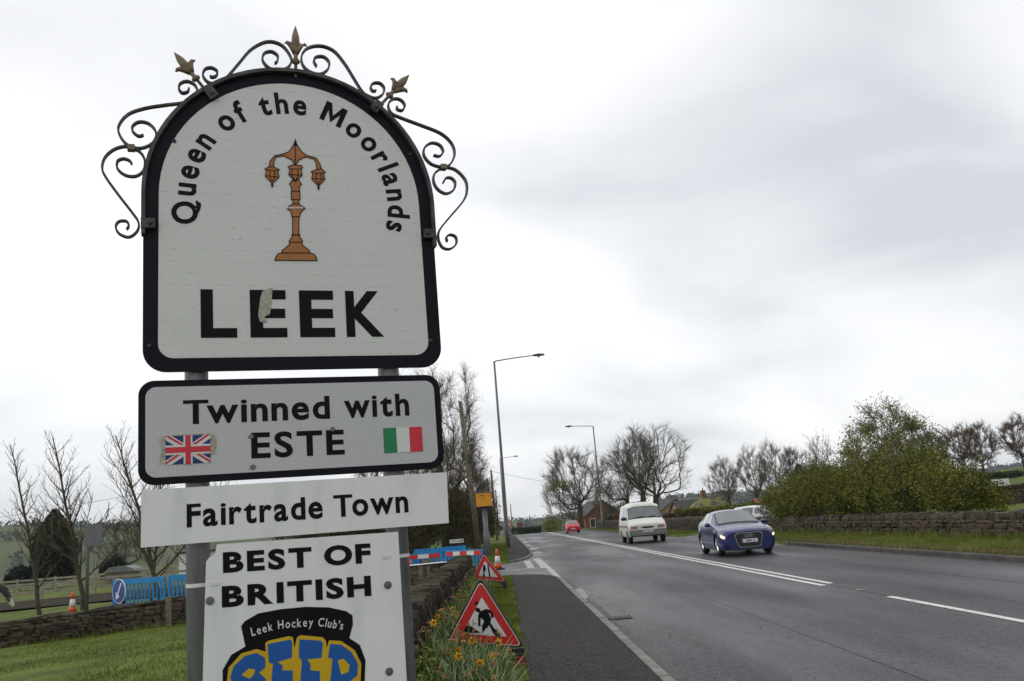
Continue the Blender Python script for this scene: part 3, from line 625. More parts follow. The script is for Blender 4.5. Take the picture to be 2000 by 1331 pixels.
def stone_wall(name, label, pts, zb, h, th, side, limit=300, coping=True, ch=.2, sl=.33, cth=.14, seed=1, cat='wall', both=False, cope_joined=False):
    """pts: ground line; zb(x, y): foot level; side=+1 stones on the left of the line's direction, -1 on the right"""
    r_ = random.Random(seed); root = thing(name, label, cat, (pts[0][0], pts[0][1], zb(*pts[0])))
    o0 = Vector(root.location); core = MB(); extra = MB(); cope_x = MB(); cnt = 0; cc = 0
    segs = list(zip(pts[:-1], pts[1:]))
    for a, b in segs:
        a = Vector(a); b = Vector(b); d = (b-a); Ls = d.length; d.normalize(); nn = Vector((-d.y, d.x)); ang = math.atan2(d.y, d.x)
        n = max(1, int(Ls/3))
        for k in range(n):
            p0, p1 = a+d*Ls*k/n, a+d*Ls*(k+1)/n; z0, z1 = zb(*p0)-.25, zb(*p1)-.25
            q = [(p0+nn*(th/2-.15)), (p0-nn*(th/2-.15)), (p1-nn*(th/2-.15)), (p1+nn*(th/2-.15))]
            vs = [Vector((q[0].x, q[0].y, z0)), Vector((q[1].x, q[1].y, z0)), Vector((q[2].x, q[2].y, z1)), Vector((q[3].x, q[3].y, z1))]
            tp = [Vector((q[0].x, q[0].y, z0+.25+h-.03)), Vector((q[1].x, q[1].y, z0+.25+h-.03)), Vector((q[2].x, q[2].y, z1+.25+h-.03)), Vector((q[3].x, q[3].y, z1+.25+h-.03))]
            core.add([v-o0 for v in vs+tp], [(0, 1, 2, 3), (7, 6, 5, 4), (0, 4, 5, 1), (1, 5, 6, 2), (2, 6, 7, 3), (3, 7, 4, 0)])
        for sd_ in ((side, -side) if both else (side,)):
            z = 0.0
            while z < h-.03:
                hh = min(r_.uniform(.07, .15), h-z); s = r_.uniform(-.2, 0)
                while s < Ls:
                    ln = r_.uniform(.4, 1.35)*sl; c = a+d*min(Ls, s+ln/2)+nn*sd_*(th/2-.085+r_.uniform(-.03, .045))
                    zc = zb(c.x, c.y)+z+hh/2+r_.uniform(-.02, .02)
                    loc = Vector((c.x, c.y, zc))-o0; scl = (ln*1.0, .30, hh*r_.uniform(.90, 1.25)); rot = (r_.uniform(-.10, .10), r_.uniform(-.13, .13), ang+r_.uniform(-.10, .10))
                    k = r_.randrange(8)
                    if cnt < limit:
                        o = put('stone', SMm[k], root, loc, rot); o.scale = scl; cnt += 1
                    else:
                        mt = Matrix.LocRotScale(loc, Matrix.Rotation(rot[2], 3, 'Z').to_quaternion(), Vector(scl)); extra.add([mt @ Vector(v) for v in SM[k].v], SM[k].f)
                    s += ln
                z += hh
        if coping:
            s = 0.0
            while s < Ls:
                tk = cth*r_.uniform(.6, 1.5); c = a+d*min(Ls, s+tk/2); zc = zb(c.x, c.y)+h+ch*.42; hh = ch*r_.uniform(.65, 1.5)
                loc = Vector((c.x, c.y, zc))-o0; scl = (tk*1.12, th*r_.uniform(.95, 1.2), hh*1.15); rot = (r_.uniform(-.08, .08), r_.uniform(-.22, .12), ang+r_.uniform(-.08, .08)); k = r_.randrange(8)
                if cc < 300 and not cope_joined:
                    o = put('coping_stone', CPm[k], root, loc, rot); o.scale = scl; cc += 1
                else:
                    mt = Matrix.LocRotScale(loc, Matrix.Rotation(rot[2], 3, 'Z').to_quaternion() @ Matrix.Rotation(rot[1], 3, 'Y').to_quaternion(), Vector(scl)); cope_x.add([mt @ Vector(v) for v in SM[k].v], SM[k].f)
                s += tk
    core.build('core', 'stone_dark', root)
    if extra.v: tag(extra.build('stonework', 'stone', root), kind='stuff')
    if cope_x.v: tag(cope_x.build('coping', 'coping', root), kind='stuff')
    return root
stone_wall('stone_wall', 'drystone wall with upright coping stones beside the daffodil bed', [(-1.2, 4.6), (-1.16, 25.6)], lambda x, y: -.02, .62, .40, -1, ch=.24, cth=.11, seed=3, both=True)
stone_wall('stone_wall', 'low brown drystone wall across the far edge of the lawn', [(-30, 31.2), (-12, 30.1), (-2.0, 28.25)], lambda x, y: -0.12-0.055*min(30, max(0, -x-1.4)), .68+.0, .5, -1, coping=True, ch=.13, cth=.32, sl=.36, seed=4)
stone_wall('stone_wall', 'long drystone wall behind the right-hand grass verge below the green bushes', [(14.1, 14), (14.0, 44), (13.9, 50.2)], lambda x, y: .15, .50, .45, 1, ch=.20, cth=.24, sl=.34, seed=6)
stone_wall('stone_wall', 'dark drystone wall with hedge above it running behind the van', [(13.3, 56.2), (12.9, 75), (12.7, 122)], lambda x, y: .12, .72, .45, 1, limit=0, ch=.2, cth=.3, sl=.5, seed=7, cope_joined=True)
stone_wall('stone_wall', 'far grey field wall at the right edge of the view', [(27, 52), (42, 58)], lambda x, y: ground(x, y), .85, .5, -1, limit=0, ch=.2, cth=.3, sl=.42, seed=8, cope_joined=True)
SCROLLS = [[(-0.032,3.404), (-0.022,3.414), (-0.021,3.437), (-0.044,3.451), (-0.07,3.439), (-0.075,3.409), (-0.052,3.382), (-0.019,3.378), (0.017,3.393), (0.029,3.431), (-0.003,3.48), (-0.056,3.49), (-0.115,3.452), (-0.162,3.388), (-0.207,3.326), (-0.239,3.3), (-0.27,3.304), (-0.287,3.328), (-0.279,3.354), (-0.257,3.362), (-0.238,3.351), (-0.24,3.333), (-0.254,3.325), (-0.263,3.329)], [(-0.335,3.274), (-0.339,3.26), (-0.357,3.253), (-0.369,3.267), (-0.364,3.289), (-0.341,3.3), (-0.317,3.29), (-0.307,3.266), (-0.319,3.24), (-0.345,3.218), (-0.418,3.2), (-0.483,3.182), (-0.536,3.155), (-0.565,3.112), (-0.564,3.078), (-0.541,3.043), (-0.506,3.03), (-0.471,3.041), (-0.448,3.067), (-0.448,3.101), (-0.471,3.126), (-0.501,3.129), (-0.521,3.112), (-0.521,3.092), (-0.503,3.076), (-0.486,3.081)], [(-0.526,3.03), (-0.547,3.034), (-0.581,3.02), (-0.609,2.988), (-0.617,2.948), (-0.603,2.913), (-0.563,2.852), (-0.523,2.795), (-0.502,2.76), (-0.505,2.728), (-0.531,2.705), (-0.562,2.716), (-0.573,2.741), (-0.562,2.76), (-0.54,2.761), (-0.532,2.746), (-0.539,2.732)], [(-0.526,3.028), (-0.5,3.019), (-0.483,2.99), (-0.486,2.949), (-0.512,2.926), (-0.546,2.929), (-0.569,2.951), (-0.569,2.977), (-0.552,2.988), (-0.532,2.983), (-0.523,2.97)], [(0.123,3.407), (0.113,3.429), (0.124,3.447), (0.152,3.45), (0.171,3.428), (0.163,3.397), (0.132,3.376), (0.092,3.385), (0.069,3.413), (0.07,3.451), (0.095,3.482), (0.143,3.495), (0.191,3.479), (0.23,3.43), (0.262,3.373), (0.291,3.322), (0.311,3.305), (0.343,3.297), (0.372,3.315), (0.379,3.342), (0.364,3.361), (0.339,3.359), (0.326,3.341), (0.334,3.326), (0.348,3.329)], [(0.425,3.27), (0.427,3.257), (0.447,3.255), (0.457,3.277), (0.442,3.298), (0.414,3.3), (0.392,3.275), (0.4,3.241), (0.435,3.224), (0.516,3.198), (0.594,3.17), (0.636,3.131), (0.646,3.086), (0.626,3.043), (0.596,3.028), (0.549,3.038), (0.522,3.07), (0.526,3.104), (0.555,3.126), (0.587,3.12), (0.6,3.094), (0.584,3.073), (0.56,3.076)], [(0.598,3.028), (0.643,3.021), (0.681,2.982), (0.686,2.937), (0.667,2.891), (0.607,2.822), (0.564,2.769), (0.557,2.733), (0.57,2.701), (0.598,2.694), (0.625,2.713), (0.627,2.742), (0.606,2.752), (0.589,2.741), (0.592,2.723)], [(0.596,3.028), (0.561,3.001), (0.553,2.967), (0.568,2.935), (0.599,2.919), (0.63,2.934), (0.64,2.965), (0.626,2.984), (0.604,2.983), (0.591,2.962)]]
COLLARS = [(-0.526,3.03), (0.596,3.028)]
FINIALS = [[(0.049,3.569), (0.044,3.354)], [(-0.385,3.411), (-0.278,3.272)], [(0.483,3.41), (0.362,3.271)]]
LUGS = [(-0.258,3.253), (-0.464,2.752), (0.339,3.251), (0.514,2.749)]
LAMP_BODY = [(-0.052,2.634), (-0.048,2.647), (-0.039,2.659), (-0.028,2.662), (-0.026,2.671), (-0.007,2.687), (0.002,2.695), (0.0,2.707), (0.013,2.727), (0.01,2.731), (0.013,2.735), (0.015,2.798), (0.013,2.802), (0.009,2.82), (-0.006,2.833), (0.018,2.85), (0.017,2.866), (0.012,2.866), (0.013,2.898), (0.015,2.899), (0.014,2.916), (0.007,2.926), (0.019,2.942), (0.029,2.937), (0.039,2.948), (0.051,2.927), (0.042,2.915), (0.043,2.901), (0.044,2.898), (0.043,2.867), (0.039,2.866), (0.038,2.851), (0.06,2.835), (0.044,2.817), (0.04,2.803), (0.037,2.799), (0.035,2.735), (0.039,2.732), (0.035,2.728), (0.047,2.71), (0.044,2.702), (0.046,2.694), (0.071,2.673), (0.073,2.664), (0.087,2.66), (0.094,2.648), (0.096,2.636)]
LAMP_TOP = [(0.034,3.099), (0.039,3.082), (0.056,3.055), (0.074,3.042), (0.108,3.034), (0.12,3.012), (0.126,2.991), (0.108,2.988), (0.107,3.015), (0.1,3.029), (0.07,3.036), (0.045,3.023), (0.032,3.001), (0.029,3.001), (0.019,3.02), (-0.01,3.035), (-0.038,3.028), (-0.045,3.013), (-0.047,2.989), (-0.063,2.988), (-0.059,3.011), (-0.042,3.033), (-0.012,3.042), (0.009,3.052), (0.027,3.08)]
LANTERNS = [[(0.007,2.994), (0.02,3.001), (0.054,3.0), (0.056,2.992), (0.051,2.987), (0.054,2.963), (0.029,2.937), (0.006,2.962), (0.011,2.984), (0.004,2.99)], [(-0.078,2.979), (-0.063,2.988), (-0.048,2.989), (-0.027,2.98), (-0.033,2.974), (-0.029,2.95), (-0.054,2.924), (-0.077,2.951), (-0.073,2.975)], [(0.087,2.979), (0.107,2.988), (0.126,2.991), (0.139,2.98), (0.132,2.975), (0.136,2.951), (0.112,2.923), (0.088,2.95), (0.093,2.972)]]
LAMP_LINES = [[(-0.028,2.662), (0.073,2.664)], [(0.001,2.703), (0.046,2.704)], [(0.01,2.731), (0.039,2.732)], [(0.012,2.8), (0.04,2.801)], [(-0.006,2.832), (0.06,2.835)], [(0.013,2.898), (0.044,2.899)], [(0.012,2.866), (0.043,2.867)], [(0.018,2.85), (0.038,2.85)], [(0.033,3.084), (0.031,3.002)], [(0.011,2.984), (0.051,2.987)], [(0.006,2.962), (0.054,2.963)], [(0.02,2.985), (0.017,2.963), (0.029,2.937), (0.04,2.964), (0.039,2.986)], [(-0.073,2.975), (-0.033,2.975)], [(-0.076,2.953), (-0.029,2.95)], [(-0.06,2.974), (-0.062,2.953), (-0.054,2.932), (-0.043,2.951), (-0.046,2.975)], [(0.093,2.973), (0.132,2.975)], [(0.088,2.952), (0.136,2.952)], [(0.108,2.974), (0.103,2.953), (0.112,2.929), (0.124,2.952), (0.121,2.975)]]
LAMP_BEADS = [(-0.003,2.833), (0.006,2.833), (0.015,2.833), (0.023,2.834), (0.032,2.834), (0.041,2.835), (0.05,2.835)]
BADGE_BLACK = [(-0.226,1.141), (-0.25,1.216), (-0.25,1.267), (-0.223,1.31), (-0.179,1.331), (-0.191,1.395), (-0.18,1.409), (-0.137,1.429), (-0.067,1.435), (0.015,1.434), (0.092,1.424), (0.148,1.406), (0.169,1.39), (0.169,1.36), (0.155,1.318), (0.189,1.292), (0.206,1.241), (0.2,1.174), (0.169,1.102), (-0.039,1.095)]
BADGE_YELLOW = [(-0.226,1.167), (-0.239,1.219), (-0.232,1.272), (-0.192,1.311), (-0.145,1.319), (-0.116,1.307), (-0.117,1.334), (-0.107,1.34), (-0.042,1.347), (-0.029,1.342), (-0.025,1.307), (-0.016,1.34), (-0.004,1.346), (0.067,1.331), (0.077,1.319), (0.079,1.295), (0.088,1.319), (0.127,1.312), (0.171,1.278), (0.191,1.232), (0.186,1.176), (0.153,1.12), (-0.039,1.11)]
BADGE_BLUE = [[(-0.227,1.243), (-0.216,1.275), (-0.182,1.302), (-0.145,1.307), (-0.119,1.289), (-0.118,1.26), (-0.139,1.246), (-0.118,1.224), (-0.122,1.168), (-0.21,1.17)], [(-0.11,1.33), (-0.04,1.336), (-0.032,1.329), (-0.034,1.279), (-0.08,1.271), (-0.064,1.258), (-0.065,1.243), (-0.033,1.239), (-0.035,1.146), (-0.096,1.154), (-0.1,1.222), (-0.094,1.268), (-0.107,1.271)], [(-0.008,1.333), (0.061,1.321), (0.067,1.312), (0.061,1.267), (0.015,1.268), (0.025,1.25), (0.023,1.232), (0.054,1.226), (0.051,1.134), (-0.016,1.143), (-0.002,1.267), (-0.012,1.278)], [(0.091,1.307), (0.127,1.3), (0.159,1.274), (0.18,1.234), (0.176,1.197), (0.15,1.181), (0.164,1.134), (0.078,1.13), (0.097,1.26), (0.082,1.265)]]
BADGE_HOLES = [[(-0.193,1.245), (-0.17,1.262), (-0.15,1.257), (-0.154,1.242), (-0.168,1.23)], [(0.114,1.253), (0.133,1.255), (0.152,1.232), (0.147,1.211), (0.123,1.206)]]
CLUB_ARC = [(-0.159,1.36), (-0.082,1.372), (-0.015,1.372), (0.057,1.367), (0.134,1.347)]
ARC_TEXT = [(-0.314,2.762), (-0.303,2.871), (-0.281,2.94), (-0.256,3.009), (-0.224,3.068), (-0.181,3.123), (-0.137,3.153), (-0.09,3.179), (0.006,3.197), (0.089,3.212), (0.156,3.191), (0.231,3.14), (0.301,3.056), (0.34,2.976), (0.359,2.884), (0.366,2.823), (0.364,2.75)]
BOLTS = [(-0.285,1.484), (0.294,1.477), (0.284,1.195)]
STUDS = [(-0.467,2.326), (0.501,2.336), (-0.386,3.066), (0.469,3.074)]
PATCH = [(-0.097,2.52), (-0.063,2.533), (-0.067,2.481), (-0.074,2.436), (-0.093,2.427), (-0.084,2.404), (-0.108,2.408), (-0.114,2.43), (-0.106,2.494)]
OUTER_ARCH = [(-0.488,2.723), (-0.478,2.862), (-0.454,3.015), (-0.403,3.126), (-0.343,3.209), (-0.246,3.284), (-0.101,3.348), (0.043,3.373), (0.183,3.368), (0.316,3.289), (0.402,3.211), (0.467,3.099), (0.516,2.986), (0.538,2.851), (0.539,2.707)]
INNER_ARCH = [(-0.441,2.724), (-0.43,2.865), (-0.417,2.96), (-0.369,3.06), (-0.282,3.175), (-0.157,3.277), (0.038,3.32), (0.199,3.293), (0.313,3.214), (0.406,3.095), (0.459,2.972), (0.483,2.869), (0.493,2.706)]
# ------------------------------------------------------------------ the town sign
def build_town_sign():
    T = thing('town_sign', 'tall town sign on two grey posts with black-bordered arched panel and scrolled ironwork', 'town sign', (-.6898, 3.1, 0.09), R(18.783))
    dz = -.09
    class S(MB):
        def build(s, name, m, parent=None, smooth=False, **k):
            s.v = [(a, b, c+dz) for a, b, c in s.v]; return MB.build(s, name, m, parent, smooth, **k)
    # posts
    for u, top in ((-.319, 2.95), (.347, 2.95)):
        p = S(); p.lathe([(.0385, -.3), (.0385, top), (.030, top+.012)], (u, .048, 0), 20); po = p.build('post', 'galv', T, True)
    r = S(); r.lathe([(.0405, -.2), (.0405, 1.02), (.0398, 1.11)], (.347, .048, 0), 20); r.build('rust_sleeve', 'rust', po, True)
    # arched panel: centre (0.026, 2.862), outer radius 0.513
    cu, cv, ro, ri = .026, 2.862, .513, .463
    arch = [(cu+ro*math.cos(R(a)), cv+ro*math.sin(R(a))) for a in range(0, 181, 5)]
    def plate(rr, ub, vb, rc, n=8):
        pts = [(cu+rr*math.cos(R(a)), cv+rr*math.sin(R(a))) for a in range(0, 181, 5)]
        l_, r_ = cu-ub, cu+ub
        for k in range(n+1): a = R(180+90*k/n); pts.append((l_+rc+rc*math.cos(a), vb+rc+rc*math.sin(a)))
        for k in range(n+1): a = R(270+90*k/n); pts.append((r_-rc+rc*math.cos(a), vb+rc+rc*math.sin(a)))
        return pts
    outer = plate(ro, .514, 2.236, .075); inner = plate(ri, .466, 2.283, .05)
    b = S(); b.prism(outer, .0, .006); panel = b.build('arched_panel', 'sign_black', T)
    b = S(); b.prism(inner, -.0012, -.0002); face = b.build('panel_face', 'face', panel)
    t = S(); [text_line(t, c_, a_, b_, 2.352, .172, -.0022, .030) for c_, a_, b_ in (('L', -.304, -.185), ('E', -.141, -.016), ('E', .028, .151), ('K', .192, .328))]; t.build('town_name', 'black', panel)
    Rt = .341
    path = [(cu+Rt*math.cos(R(a)), cv+Rt*math.sin(R(a))) for a in np.arange(196.5, -18.6, -3)]
    for wd_ in arc_text(None, 'Queen of the Moorlands', path, .086, -.0022, .028, .96, S): wd_.build('lettering', 'black', panel)
    b = S(); b.prism(PATCH, -.0032, -.0024); b.build('torn_patch', 'tape', panel)
    # lamp emblem
    e_ = S(); e_.prism(LAMP_BODY, -.0028, -.0014); e_.prism(LAMP_TOP, -.0028, -.0014); em = e_.build('lamp_emblem', 'orange_enamel', panel)
    e_ = S()
    for q in LANTERNS: e_.prism(q, -.0034, -.0015)
    e_.build('emblem_lantern', 'orange_enamel', panel)
    e_ = S()
    for q in [LAMP_BODY, LAMP_TOP]: e_.stroke(q+[q[0]], .0030, -.0037, -.0026)
    for q in LANTERNS: e_.stroke(q+[q[0]], .0030, -.0042, -.0031)
    for q in LAMP_LINES: e_.stroke(q, .0026, -.0043, -.0030)
    for q in LANTERNS[1:]:
        u = min(q, key=lambda p: p[1]); e_.prism([(u[0], u[1]+.004), (u[0]-.005, u[1]-.006), (u[0], u[1]-.016), (u[0]+.005, u[1]-.006)], -.0040, -.0026)
    e_.prism([(LAMP_TOP[0][0]-.006, LAMP_TOP[0][1]-.022), (LAMP_TOP[0][0]+.006, LAMP_TOP[0][1]-.022), (LAMP_TOP[0][0], LAMP_TOP[0][1]+.008)], -.0040, -.0026)
    e_.build('emblem_outline', 'black', panel)
    e_ = S()
    for q in LAMP_BEADS: e_.prism([(q[0]+.0042*math.cos(k*1.047), q[1]+.0036*math.sin(k*1.047)) for k in range(6)], -.0054, -.0044)
    e_.build('emblem_bead', 'white', panel)
    for q in STUDS:
        b = S(); b.lathe([(.0075, -.0002), (.0075, -.003), (.004, -.006)], (q[0], 0, q[1]), 10, 'y'); b.build('stud', 'dark_metal', panel)
    # flat iron hoop round the arch, standing proud of the panel edge
    hoop = S(); pts = [(cu-.519, 2.715)]+[(cu+.519*math.cos(R(a)), cv+.519*math.sin(R(a))) for a in range(180, -1, -4)]+[(cu+.519, 2.700)]
    io = [(cu-.506, 2.715)]+[(cu+.506*math.cos(R(a)), cv+.506*math.sin(R(a))) for a in range(180, -1, -4)]+[(cu+.506, 2.700)]
    n = len(pts)
    for q0, q1 in zip(range(n-1), range(1, n)):
        hoop.prism([io[q0], io[q1], pts[q1], pts[q0]], -.020, .022)
    hp = hoop.build('iron_hoop', 'iron', T)
    for q in LUGS:
        d = Vector((q[0]-cu, max(0, q[1]-cv))); d.normalize(); tt = Vector((-d.y, d.x)); c = Vector(q)
        b = S(); b.prism([c-tt*.017-d*.016, c+tt*.017-d*.016, c+tt*.017+d*.03, c-tt*.017+d*.03], -.0225, -.0045); lg = b.build('lug', 'iron', hp)
        b = S(); b.lathe([(.008, -.0226), (.008, -.027), (.004, -.029)], (q[0], 0, q[1]), 8, 'y'); b.build('lug_bolt', 'dark_metal', hp)
    # scrolls: flat bar bent on edge
    def flat_bar(mb, P, tk, wd):
        P = [Vector(p) for p in P]; n = len(P); o = len(mb.v)
        for i, p in enumerate(P):
            d = (P[min(i+1, n-1)]-P[max(i-1, 0)]).normalized(); nn = Vector((-d.y, d.x)); k = tk*(1-.35*(i in (0, n-1)))
            for a, y in ((-1, -wd), (1, -wd), (1, wd), (-1, wd)): mb.v.append((p.x+nn.x*a*k/2, y/2, p.y+nn.y*a*k/2))
        for i in range(n-1):
            for k in range(4): q = (k+1) % 4; mb.f.append((o+i*4+k, o+i*4+q, o+(i+1)*4+q, o+(i+1)*4+k))
        mb.f.append((o, o+1, o+2, o+3)); j = o+(n-1)*4; mb.f.append((j+3, j+2, j+1, j))
    for q in SCROLLS:
        b = S(); flat_bar(b, smooth_path(q, 5), .0068, .018); b.build('scroll', 'iron', T)
    for q in COLLARS:
        b = S(); b.box((q[0], 0, q[1]), (.024, .028, .019)); b.build('collar', 'bronze', T)
    # fleur finials cast in bronze
    for tip, base in FINIALS:
        tip = Vector(tip); base = Vector(base); ax = (tip-base); Ln = ax.length; ax.normalize(); sx = Vector((ax.y, -ax.x))
        def W(s, r): q = base+ax*s*Ln+sx*r; return (q.x, q.y)
        b = S(); prof = [(.0, .006), (.26, .006), (.27, .013), (.31, .017), (.35, .013), (.37, .008), (.48, .009), (.58, .013), (.66, .016), (.72, .0155), (.80, .014), (.88, .0095), (.95, .0045), (1.0, .001)]
        nseg = 10; o = len(b.v)
        for s, r_ in prof:
            for k in range(nseg):
                a = 2*math.pi*k/nseg; q = W(s, r_*math.cos(a)); b.v.append((q[0], r_*.75*math.sin(a), q[1]))
        for i in range(len(prof)-1):
            for k in range(nseg): q = (k+1) % nseg; b.f.append((o+i*nseg+k, o+i*nseg+q, o+(i+1)*nseg+q, o+(i+1)*nseg+k))
        for sg in (-1, 1):
            tubepts = [W(.46, sg*.003), W(.56, sg*.011), W(.635, sg*.022), W(.66, sg*.033), W(.635, sg*.042)]
            b.tube([(p[0], 0, p[1]) for p in tubepts], [.009, .011, .010, .0075, .003], 7)
        b.build('finial', 'bronze', T, True)
    # 'Twinned with' panel
    b = S(); b.prism(rrect(-.501, 1.864, .524, 2.208, .05), .0, .006); p2 = b.build('twin_panel', 'sign_black', T)
    b = S(); b.prism(rrect(-.479, 1.888, .502, 2.186, .034), -.0012, -.0002); b.build('panel_face', 'sheeting', p2)
    t = S(); text_line(t, 'Twinned', -.363, .121, 2.058, .081, -.0022, .026, 2.0593); t.build('lettering', 'black', p2); t = S(); text_line(t, 'with', .171, .405, 2.0595, .081, -.0022, .026, 2.060); t.build('lettering', 'black', p2); t = S(); text_line(t, 'ESTE', -.147, .167, 1.934, .087, -.0022, .026, 1.932); t.build('lettering', 'black', p2)
    for u, v, sz in ((-.147, 2.008, .009), (.128, 2.022, .009), (-.143, 1.905, .010)):
        b = S(); b.prism([(u+sz*(1+.25*math.sin(k*2.1))*math.cos(k*.9), v+sz*.9*math.sin(k*.9)) for k in range(7)], -.0040, -.0026); b.build('gum_spot', 'galv', p2)
    def flag(name, u0, v0, u1, v1, parts):
        root = None
        for i, (poly, m) in enumerate(parts):
            q = clip_rect([(u0+(u1-u0)*a, v0+(v1-v0)*c) for a, c in poly], u0, v0, u1, v1)
            bb = S(); bb.prism(q, -.0026-.0004*i, -.0020)
            bb.build('flag_field' if root is None else 'flag_stripe', m, p2)
            root = True
    FW, FH = .140, .094
    bk = S(); bk.prism([(-.438, 1.925), (-.425, 1.932), (-.30, 1.94), (-.262, 1.955), (-.255, 2.0), (-.268, 2.026), (-.42, 2.024), (-.440, 2.016), (-.431, 1.98)], -.0019, -.0011); bk.build('old_backing', 'tape', p2)
    full = [(0, 0), (1, 0), (1, 1), (0, 1)]
    def diag(w0, a, c, off=0.0):
        dx, dy = c[0]-a[0], (c[1]-a[1])*FH/FW; ln = math.hypot(dx, dy); nx_, ny_ = -dy/ln, dx/ln
        f = lambda p, s: (p[0]+nx_*s, p[1]+ny_*s*FW/FH)
        a2 = (a[0]-dx*.1, a[1]-(c[1]-a[1])*.1); c2 = (c[0]+dx*.1, c[1]+(c[1]-a[1])*.1)
        return [f(a2, off-w0), f(c2, off-w0), f(c2, off+w0), f(a2, off+w0)]
    uk = [(full, 'flag_blue'), (diag(.075, (0, 0), (1, 1)), 'white'), (diag(.075, (0, 1), (1, 0)), 'white'),
          (diag(.024, (0, 0), (1, 1), .024), 'flag_red'), (diag(.024, (0, 1), (1, 0), .024), 'flag_red'),
          ([(.40, 0), (.60, 0), (.60, 1), (.40, 1)], 'white'), ([(0, .33), (1, .33), (1, .67), (0, .67)], 'white'),
          ([(.44, 0), (.56, 0), (.56, 1), (.44, 1)], 'flag_red'), ([(0, .40), (1, .40), (1, .60), (0, .60)], 'flag_red')]
    flag('union_flag', -.418, 1.927, -.278, 2.021, uk)
    flag('italian_flag', .306, 1.929, .447, 2.018, [([(0, 0), (.335, 0), (.335, 1), (0, 1)], 'flag_green'), ([(.335, 0), (.668, 0), (.668, 1), (.335, 1)], 'white'), ([(.668, 0), (1, 0), (1, 1), (.668, 1)], 'flag_red')])
    # 'Fairtrade Town' board
    b = S(); b.prism([(-.492, 1.669), (.525, 1.669), (.529, 1.849), (-.491, 1.850)], -.004, .002); p3 = b.build('fairtrade_board', 'plain_white', T)
    t = S(); text_line(t, 'Fairtrade', -.354, .083, 1.721, .075, -.0050, .026, 1.7186); t.build('lettering', 'black', p3); t = S(); text_line(t, 'Town', .120, .381, 1.7184, .075, -.0050, .026, 1.717); t.build('lettering', 'black', p3)
    # lower board, slightly tilted, chipped at its top left corner
    b = S(); q = [(-.330, .72), (.345, .70), (.340, 1.653), (-.262, 1.660), (-.268, 1.628), (-.284, 1.622), (-.296, 1.608)]
    b.prism(q, -.003, .003); p4 = b.build('lower_board', 'plain_white', T)
    t = S(); text_line(t, 'BEST OF', -.244, .240, 1.567, .066, -.0042, .045, 1.556); t.build('lettering', 'black', p4); t = S(); text_line(t, 'BRITISH', -.249, .236, 1.459, .067, -.0042, .045, 1.447); t.build('lettering', 'black', p4)
    b = S(); b.prism(BADGE_BLACK, -.0042, -.0032); bd = b.build('beer_badge', 'black', p4)
    b = S(); b.prism(BADGE_YELLOW, -.0052, -.0043); b.build('badge_yellow', 'beer_yellow', p4)
    for q in BADGE_BLUE: b = S(); b.prism(q, -.0062, -.0053); b.build('badge_letter', 'beer_blue', p4)
    for q in BADGE_HOLES: b = S(); b.prism(q, -.0070, -.0063); b.build('badge_counter', 'beer_yellow', p4)
    t = S(); arc_text(t, 'Leek Hockey Club\'s', smooth_path(CLUB_ARC, 6), .027, -.0052, .012, .86); t.build('club_name', 'white', p4)
    for q in BOLTS:
        b = S(); b.lathe([(.0135, -.003), (.0135, -.0055), (.011, -.0065)], (q[0], 0, q[1]), 16, 'y'); b.lathe([(.005, -.0066), (.005, -.010), (.003, -.011)], (q[0], 0, q[1]), 8, 'y'); b.build('bolt', 'galv', p4)
    for (u, v, s) in ((-.319, 1.535, -1), (.347, 1.570, 1)):
        b = S(); b.lathe([(.0400, v-.006), (.0400, v+.006)], (u, .048, 0), 18); e0 = u-s*.036
        b.prism([(min(e0, e0-s*.03), v-.005), (max(e0, e0-s*.03), v-.005), (max(e0, e0-s*.03), v+.005), (min(e0, e0-s*.03), v+.005)], -.0048, -.0035); b.build('cable_tie', 'white', T)
    return T
build_town_sign()
